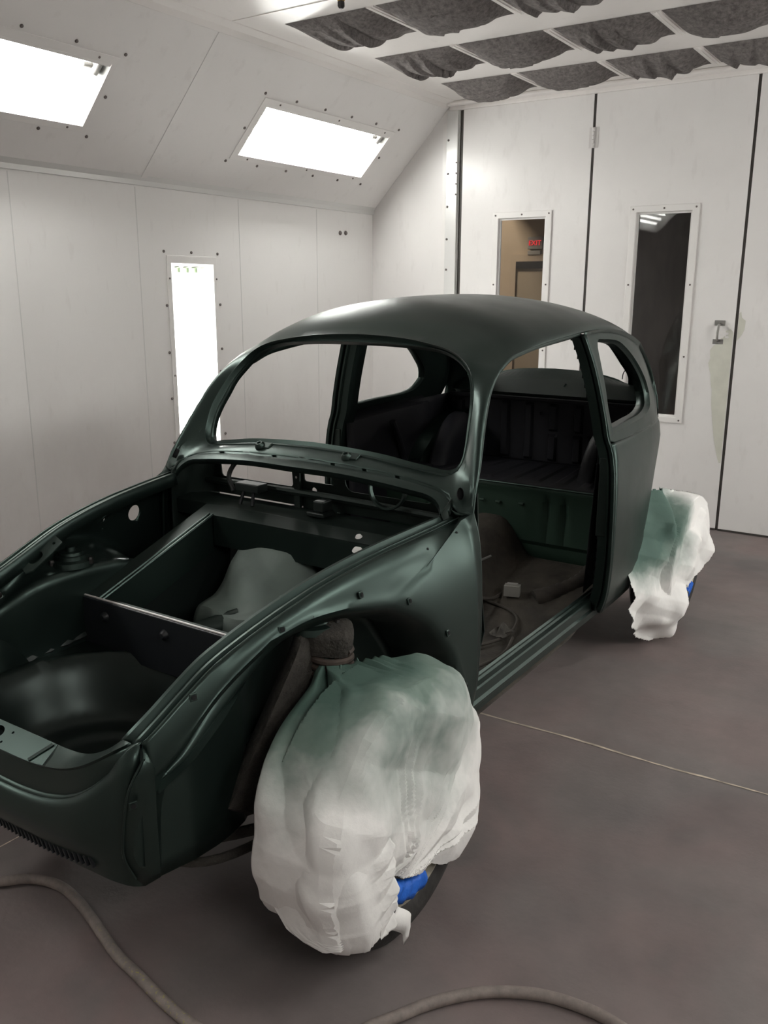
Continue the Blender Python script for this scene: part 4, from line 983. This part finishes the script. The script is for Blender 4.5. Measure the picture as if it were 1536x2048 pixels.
# ---- suspension, steering ----
def seat_block(s):
    b = MB(); c = Vector((s*.492, 1.578, .688)); x = Vector((s*.80, .60, -.10)).normalized(); z = Vector((s*.16, -.16, 1)); z = (z-x*z.dot(x)).normalized(); y = z.cross(x)
    for w_, h0 in ((1, 0),):
        rows = []
        for k, (r, h) in enumerate([(.02, .036), (.042, .034), (.056, .024), (.060, .010), (.060, -.030), (.052, -.034), (.02, -.034)]):
            rows.append([tuple(c+z*h+(x*math.copysign(abs(math.cos(a))**.62, math.cos(a))*1.0+y*math.copysign(abs(math.sin(a))**.62, math.sin(a))*.85)*r) for a in [2*PI*q/32 for q in range(32)]])
        b.grid(rows, close_u=True); n = len(b.v); b.f.append(tuple(range(32)))
    return cp('spring_seat', b, 'under', sharp=40)
seat_block(1); seat_block(-1)
for s in (1, -1):
    if s < -2: cp('spring_seat', MB().lathe([(.0, .045), (.035, .045), (.062, .036), (.070, .022), (.072, -.012), (.055, -.022)], (-.498, 1.585, .690), (-.12, .05, 1), 26), 'under', sharp=50)
    sp = []
    for i in range(150):
        a = i/150*2*PI*3.2; sp.append((s*(.496+.050*math.cos(a)), 1.578+.050*math.sin(a), .655-.062*i/150))
    cp('coil_spring', MB().tube(sp, .0085, 8), 'rust')
    cp('strut_leg', MB().tube([(s*.50, 1.585, .69), (s*.53, 1.56, .30)], .024, 14), 'rust')
    bm_ = MB().grid([[(s*(u0-.03), y0+.01, z0+.005), (s*u0, y0, z0), (s*(u0+.006), y0+.022, z0-.012), (s*(u0+.002), y0+.05, z0-.030), (s*(u0+.010), y0+.078, z0-.048), (s*(u0-.0), y0+.105, z0-.062), (s*(u0-.04), y0+.115, z0-.065)]
        for u0, y0, z0 in ((.475, 1.50, .705), (.478, 1.47, .665), (.470, 1.415, .585), (.462, 1.355, .50), (.455, 1.30, .425), (.448, 1.262, .37), (.42, 1.26, .352))])
    cp('strut_brace', bm_, 'under', sharp=22, solid=.006, off=-1)
    cp('tie_rod', MB().tube(resamp([(s*.30, 1.22, .275), (s*.38, 1.27, .268), (s*.46, 1.36, .275), (s*.56, 1.50, .29)], 14), .014, 10), 'under')
    cp('track_arm', MB().tube(resamp([(s*.12, 1.50, .24), (s*.55, 1.54, .23)], 8), .018, 10), 'under')
cp('stabiliser_bar', MB().tube(resamp([(-.5, 1.5, .25), (-.42, 1.2, .26), (0, 1.17, .26), (.42, 1.2, .26), (.5, 1.5, .25)], 40), .011, 10), 'under')
cp('frame_head', MB().box(-.25, .25, 1.30, 2.1, .25, .30), 'under', smooth=False, bevel=.01)
cp('rear_axle_tube', MB().tube([(-.6, 3.9, .315), (.6, 3.9, .315)], .045, 14), 'under')
cp('jack_point', MB().box(.47, .55, 3.34, 3.46, .235, .27), 'rust', smooth=False, bevel=.004)
# ---- wheels ----
def wheel(u, y, s, rear):
    R = .315; w = empty('wheel', (0, 0, 0)); w.parent = car; c = Vector((XC+s*u, y, R)); w.location = c-Vector(CAR0)
    ax = Vector((s, 0, 0)); prof = [(.205, -.015), (.215, -.006), (.25, .0), (.285, -.010), (.303, -.022), (.311, -.035)]
    for q in range(6): prof += [(.3145, -.038-.018*q), (.3145, -.050-.018*q), (.309, -.051-.018*q), (.309, -.055-.018*q)]
    prof += [(.3145, -.146), (.309, -.15), (.29, -.162), (.25, -.17), (.205, -.155)]
    t = MB().lathe(prof, tuple(c), tuple(ax), 60).obj('tyre', 'rubber', w, sharp=35)
    rm = MB().lathe([(.212, -.012), (.209, -.003), (.203, -.002), (.199, -.010), (.190, -.030), (.178, -.036), (.172, -.05), (.168, -.075), (.150, -.085), (.142, -.075)], tuple(c), tuple(ax), 60).obj('rim', 'rim', w, sharp=40)
    MB().lathe([(.142, -.075), (.10, -.06), (.06, -.055), (.045, -.03), (0, -.028)], tuple(c), tuple(ax), 40).obj('wheel_disc', 'rim_dark', w)
    return w
wheel(.770, 1.54, 1, False); wheel(.770, 1.54, -1, False); wheel(.735, 3.9, 1, True); wheel(.735, 3.9, -1, True)
# ---- masking paper laid in the tank opening ----
sh = MB(); rows = []; rnd = random.Random(11)
prf = [(1.845, .34), (1.845, .42), (1.846, .505), (1.855, .520), (1.88, .527), (1.91, .535), (1.95, .575), (2.0, .655), (2.04, .70), (2.07, .71)]
pr = resamp([(0, y, z) for y, z in prf], 40)
for j, (_, y, z) in enumerate(pr):
    r = []
    for i in range(31):
        u = -.27+.60*i/30; k = j/39
        zz_ = z
        ur = -.145+.10*max(0, (k-.45)/.55)
        if k > .38: zz_ = z-(z-.535)*smoothstep((u-ur)/.15)**.8
        if k < .3: zz_ = z
        zz_ += .007*math.sin(u*23+k*9)*math.sin(k*14+u*5)
        r.append((u+.06*k, y+.01*math.sin(u*17), zz_))
    rows.append(r)
sh.grid(rows); o = cp('paper_sheet', sh, 'sheet', None, sharp=28, solid=.001)
tag(o, 'green oversprayed masking paper spread in the open fuel tank well', 'paper')
nk = cp('filler_neck', MB().tube([(-.24, 1.72, .44), (-.18, 1.80, .47), (-.10, 1.90, .50)], .035, 14), 'paint_in')

# ---------------------------------------------------------------- masking paper over the wheels
def crumple(seed, n, f0, f1, amp):
    rnd = random.Random(seed); W_ = []
    for i in range(n):
        v = Vector((rnd.gauss(0, 1), rnd.gauss(0, 1), rnd.gauss(0, 1))).normalized(); W_.append((v*(f0+(f1-f0)*rnd.random()), rnd.random()*9, amp*(.4+rnd.random())))
    def d(p):
        t = 0
        for v, ph, a in W_:
            x = (p.dot(v)+ph) % 1.0; t += a*(abs(2*x-1)-.5)*2
        return t
    return d
def jag(seed):
    rnd = random.Random(seed); A = [rnd.random() for _ in range(400)]
    return lambda x: A[int(x*37) % 400]*.6+A[int(x*11+50) % 400]*.4-.5
def keep_out(p, C, R=.322):
    """paper lies on the tyre, not in it"""
    if p.x > C.x-.19 and p.x < C.x-.02:
        q = Vector((0, p.y-C.y, p.z-C.z)); r = q.length
        if .2 < r < R: p = Vector((p.x, C.y+q.y*R/r, C.z+q.z*R/r))
    return p
def paper_bag(name, C, R, gather, smax, seed, mat, parent, gph=(112, 66), gamp=1.0, amp=.006, focus=None):
    """paper wrapped over a wheel: outer face, over the tread, drawn up to a gather point; smax(angle) is where the sheet ends (1 = tyre edge, 2 = inner edge)"""
    C = Vector(C); G_ = Vector(gather); NP, NR = 300, 100
    cr = crumple(seed, 8, 1.8, 4.6, amp); cr2 = crumple(seed+1, 6, 7, 13, amp*.28); jg = jag(seed)
    V_, F_ = [], []; FC = Vector(focus) if focus else None
    for i in range(NP):
        ph = 2*PI*i/NP; dph = math.degrees(ph); da = (dph-gph[0]+180) % 360-180
        wg = smoothstep(1-abs(da)/gph[1]*.62) if abs(da) < gph[1]*1.6 else 0
        sm = smax((dph+180) % 360-180)+.02*jg(dph*.11)+.012*jg(dph*.31)
        for j in range(NR):
            t0 = sm*j/(NR-1)
            if t0 <= 1:
                r = max(.004, R*t0); x = .014+.010*math.sin(PI*t0); e = t0**4; x -= .030*e**2
                p = C+Vector((x, math.cos(ph)*r, math.sin(ph)*r)); n = Vector((1, math.cos(ph)*e, math.sin(ph)*e)).normalized()
            else:
                t = t0-1; rr = R+.012*math.sin(PI*min(1, t*1.2))
                p = C+Vector((-.016-.20*t, math.cos(ph)*rr, math.sin(ph)*rr)); n = Vector((0, math.cos(ph), math.sin(ph)))
                k = wg*smoothstep(t)*gamp; p = p.lerp(G_+Vector((.05*math.sin(ph*3), .045*math.cos(ph), .012*math.sin(ph*7))), k)
                n = (n+Vector((.6, 0, .3))*k).normalized()
            ad = (p-G_).length; ang = math.atan2(p.y-G_.y, p.z-G_.z)
            d = .012*gamp*math.sin(ang*13+2*math.sin(ang*5+seed))*smoothstep(1-abs(ad-.18)/.30)*smoothstep(1-(p.x-G_.x)/.24)
            if FC:
                q = p-FC; al = math.atan2(q.z, q.y); L = q.length
                if 0 < al < 1.9: d += .010*(abs(((al*5.2+.35*math.sin(al*9)) % 1)*2-1)-.5)*smoothstep(L/.10)*smoothstep((.42-L)/.15)*smoothstep((1.9-al)/.3)
            p = p+n*((cr(p)+cr2(p))*min(1, t0*3)+d+.004); V_.append(keep_out(p, C))
    for i in range(NP):
        for j in range(NR-1):
            a = i*NR+j; b = ((i+1) % NP)*NR+j; F_.append((a, b, b+1, a+1))
    return obj(name, V_, F_, mat, parent, True, 12, .0008)
def paper_flap(name, C, x_out, depth, rows, gather, seed, mat, parent, amp=.006):
    """a sheet hung in front of the tyre: rows of (z, free edge y on the outer face, front y)"""
    C = Vector(C); G_ = Vector(gather); NZ, NQ = 150, 110; cr = crumple(seed, 7, 1.6, 4.2, amp); cr2 = crumple(seed+1, 6, 7, 13, amp*.28); jg = jag(seed)
    zs = [r[0] for r in rows]; ye = [r[1] for r in rows]; yf = [r[2] for r in rows]; z0, z1 = zs[0], zs[-1]; V_, F_ = [], []
    for k in range(NZ):
        z = z0+(z1-z0)*k/(NZ-1); e = interp(z, zs, ye)+.016*jg(z*1.7)*(z < .5); f_ = interp(z, zs, yf)
        path = [(x_out+.012, e), (x_out+.006, f_*.4+e*.6), (x_out-.004, f_+.035), (x_out-.030, f_+.004), (x_out-.075, f_-.004), (x_out-depth, f_+.006)]
        P = resamp([(a, b, 0) for a, b in path], NQ)
        for q in range(NQ):
            s = q/(NQ-1); zb = z+(1-k/(NZ-1))**6*.03*jg(s*.35+1)+(1-k/(NZ-1))**3*.02*(abs(s-.45)-.2)
            p = Vector((P[q][0], P[q][1], zb)); n = Vector((1, 0, 0)).lerp(Vector((-.1, -1, 0)), smoothstep((s-.32)/.3)).normalized()
            w = smoothstep((z-.42)/(z1-.40)); p = p.lerp(G_+Vector((.07*(.6-s), .05*(.5-s), .02*math.sin(s*16))), w*.94)
            d = .010*math.sin(s*15+1.5*math.sin(z*7))*smoothstep((z-.20)/.3)*(1-.4*w)*smoothstep(s*4)
            d += .011*(abs(((z/.052+.6*math.sin(s*9)) % 1)*2-1)-.5)*smoothstep((.24-s)/.2)*smoothstep((.46-z)/.1)
            V_.append(keep_out(p+n*max(-.004, cr(p)+cr2(p)+d+.006), C))
    for k in range(NZ-1):
        for q in range(NQ-1):
            a = k*NQ+q; F_.append((a, a+1, a+NQ+1, a+NQ))
    return obj(name, V_, F_, mat, parent, True, 16, .0008)
def sheet(name, poly, place, seed, mat, parent, amp=.006, n=46):
    """a hanging sheet cut to an outline; place(a, b) gives the 3-D point"""
    xs = [p[0] for p in poly]; ys = [p[1] for p in poly]; x0, x1, y0, y1 = min(xs), max(xs), min(ys), max(ys)
    cr = crumple(seed, 8, 2.6, 7.5, amp*2.0); jg = jag(seed)
    def inside(x, y):
        c = False; k = len(poly)-1
        for i in range(len(poly)):
            (xi, yi), (xj, yj) = poly[i], poly[k]
            if (yi > y) != (yj > y) and x < (xj-xi)*(y-yi)/(yj-yi)+xi: c = not c
            k = i
        return c
    bm = bmesh.new(); g = {}
    for i in range(n+1):
        for j in range(n+1):
            p = Vector(place(x0+(x1-x0)*i/n, y0+(y1-y0)*j/n)); p.x += cr(p); g[i, j] = bm.verts.new(clear_tyre(p))
    for i in range(n):
        for j in range(n):
            a, b = x0+(x1-x0)*(i+.5)/n, y0+(y1-y0)*(j+.5)/n
            if inside(a+.006*jg(b*3), b+.006*jg(a*3)): bm.faces.new((g[i, j], g[i+1, j], g[i+1, j+1], g[i, j+1]))
    bmesh.ops.delete(bm, geom=[v for v in bm.verts if not v.link_faces], context='VERTS')
    return from_bm(name, bm, mat, parent, True, 12, .0008)

WF = (XC+.770+.004, 1.54, .318)
pe = empty('paper_wheel_cover', (WF[0], WF[1], 0), 'crumpled white masking paper with green overspray over the front wheel', 'paper cover', 'paper wheel covers')
Mf = paper_mat('front_masking_paper', (-.28, .02, .64), .46); Mr = paper_mat('rear_masking_paper', (-.10, -.36, .60), .36)
GF = (XC+.505, 1.585, .618)
def smaxF(p): return interp(p, [-180, -158, -150, -120, -90, -72, -60, -44, -31, -24, 20, 60, 88, 106, 150, 180], [1.95, 1.9, .44, .40, .41, .48, .62, .84, 1.0, 1.3, 1.3, 1.3, 1.5, 2.0, 2.0, 1.95])
paper_bag('paper_sheet', WF, .323, GF, smaxF, 21, Mf, pe, focus=(WF[0], 1.44, .20), amp=.0085)
paper_flap('paper_flap', WF, WF[0]+.026, .235, [(.148, 1.385, 1.268), (.165, 1.382, 1.255), (.21, 1.376, 1.228), (.28, 1.370, 1.212), (.36, 1.358, 1.210), (.44, 1.342, 1.228), (.50, 1.335, 1.255), (.56, 1.34, 1.305), (.62, 1.40, 1.38), (.66, 1.50, 1.46)], GF, 33, Mf, pe)
def strip(name, parent, pts, w, mat, th=.0008):
    A = resamp(pts, 14); mb = MB(); cr = crumple(len(pts), 5, 8, 16, .002)
    mb.grid([[tuple(Vector(p)+Vector((cr(Vector(p)), -w*.5*(1-.3*i/13), -w*.35))) for i, p in enumerate(A)], [tuple(Vector(p)+Vector((cr(Vector(p))+.004, 0, 0))) for i, p in enumerate(A)], [tuple(Vector(p)+Vector((cr(Vector(p)), w*.5*(1-.3*i/13), w*.35))) for i, p in enumerate(A)]])
    return mb.obj(name, mat, parent, sharp=25, solid=th)
strip('paper_tail', pe, [(WF[0]+.030, 1.385, .165), (WF[0]+.036, 1.415, .140), (WF[0]+.032, 1.445, .105), (WF[0]+.022, 1.462, .062)], .042, Mf)
def tape(parent, C, r0, r1, a0, a1, x):
    mb = MB(); rows = []
    for q in range(5):
        r = r0+(r1-r0)*q/4; rows.append([(C[0]+x+.010*math.sin(PI*q/4)*.5-.006*(q == 0)+.0025*math.sin(i*1.1+q), C[1]+math.cos(math.radians(a0+(a1-a0)*i/22))*(r+.0012*math.sin(i*.7+q)), C[2]-.003+math.sin(math.radians(a0+(a1-a0)*i/22))*(r+.0012*math.sin(i*.9))) for i in range(23)])
    return mb.grid(rows).obj('tape_strip', 'tape', parent, sharp=30, solid=.0012)
tape(pe, WF, .138, .190, -140, -82, .006)
WR = (XC+.735+.004, 3.9, .318)
pr_ = empty('paper_wheel_cover', (WR[0], WR[1], 0), 'crumpled white masking paper hanging over the rear wheel down to the floor', 'paper cover', 'paper wheel covers')
CTRL = [(3.55, .69, -1.05), (3.767, .665, -1.05), (3.905, .63, -1.0), (4.02, .59, -.965), (4.133, .511, -.945), (4.18, .405, -.938), (4.165, .26, -.938), (4.06, .24, -.938), (3.91, .22, -.938), (3.74, .26, -.94), (3.68, .155, -.94), (3.70, .05, -.942),
        (3.62, .017, -1.02), (3.56, .052, -1.04), (3.42, .154, -1.04), (3.29, .26, -1.03), (3.33, .305, -1.03), (3.32, .40, -1.03), (3.44, .50, -1.04), (3.51, .60, -1.05), (3.98, .50, -.905), (4.08, .44, -.915), (3.93, .33, -.938), (4.05, .33, -.936), (3.80, .42, -.900), (3.76, .30, -.912), (3.66, .46, -.965), (3.55, .33, -.995), (3.60, .15, -.965), (3.64, .58, -.985), (3.80, .57, -.975), (3.58, .50, -1.03)]
def placeR(a, b):
    num = den = 0
    for y, z, x in CTRL:
        w_ = 1/(((a-y)**2+(b-z)**2)**1.6+1e-6); num += w_*x; den += w_
    return (num/den, a, b)
def clear_tyre(p):
    r = math.hypot(p.y-3.9, p.z-.315)
    if r < .335: p.x = max(p.x, -.944-.10*smoothstep((r-.300)/.035))
    return p
outR = [(3.55, .69), (3.66, .685), (3.767, .668), (3.905, .635), (4.02, .592), (4.10, .55), (4.145, .505), (4.185, .44), (4.19, .37), (4.175, .30), (4.165, .262), (4.10, .25), (4.06, .238), (3.98, .23), (3.91, .218), (3.83, .225), (3.77, .25), (3.735, .262), (3.715, .21), (3.69, .165), (3.70, .10), (3.712, .05), (3.62, .016), (3.56, .050), (3.50, .10), (3.42, .152), (3.34, .21), (3.29, .262), (3.33, .305), (3.315, .35), (3.32, .40), (3.38, .46), (3.44, .50), (3.49, .56), (3.51, .61)]
sheet('paper_sheet', outR, placeR, 71, Mr, pr_, n=150)
tape(pr_, WR, .150, .192, -72, -48, .000)

# ---------------------------------------------------------------- camera, world, view
R_ = [[0.83205466, 0.55468225, 0.00355766], [0.13775053, -0.20041224, -0.96997924], [-0.53731726, 0.80756581, -0.24316171]]
cd = bpy.data.cameras.new('camera'); cam = bpy.data.objects.new('camera', cd); COL.objects.link(cam)
mat = Matrix(((R_[0][0], -R_[1][0], -R_[2][0], 0), (R_[0][1], -R_[1][1], -R_[2][1], 0), (R_[0][2], -R_[1][2], -R_[2][2], 1.49), (0, 0, 0, 1)))
cam.matrix_world = mat
cd.sensor_fit = 'VERTICAL'; cd.sensor_height = 36; cd.lens = 1764.15/2048*36; cd.clip_start = .02; cd.clip_end = 60
sc.camera = cam
w = bpy.data.worlds.new('world'); sc.world = w; w.use_nodes = True
w.node_tree.nodes['Background'].inputs['Color'].default_value = (.02, .02, .02, 1)
w.node_tree.nodes['Background'].inputs['Strength'].default_value = .3
vs = sc.view_settings
vs.view_transform = 'Standard'; vs.look = 'None'; vs.gamma = 1; vs.use_curve_mapping = False; vs.exposure = EXPO
sc.cycles.use_denoising = True
sc.cycles.max_bounces = 12; sc.cycles.diffuse_bounces = 8; sc.cycles.glossy_bounces = 5; sc.cycles.transparent_max_bounces = 12
sc.cycles.sample_clamp_indirect = 8; sc.cycles.caustics_reflective = False; sc.cycles.caustics_refractive = False
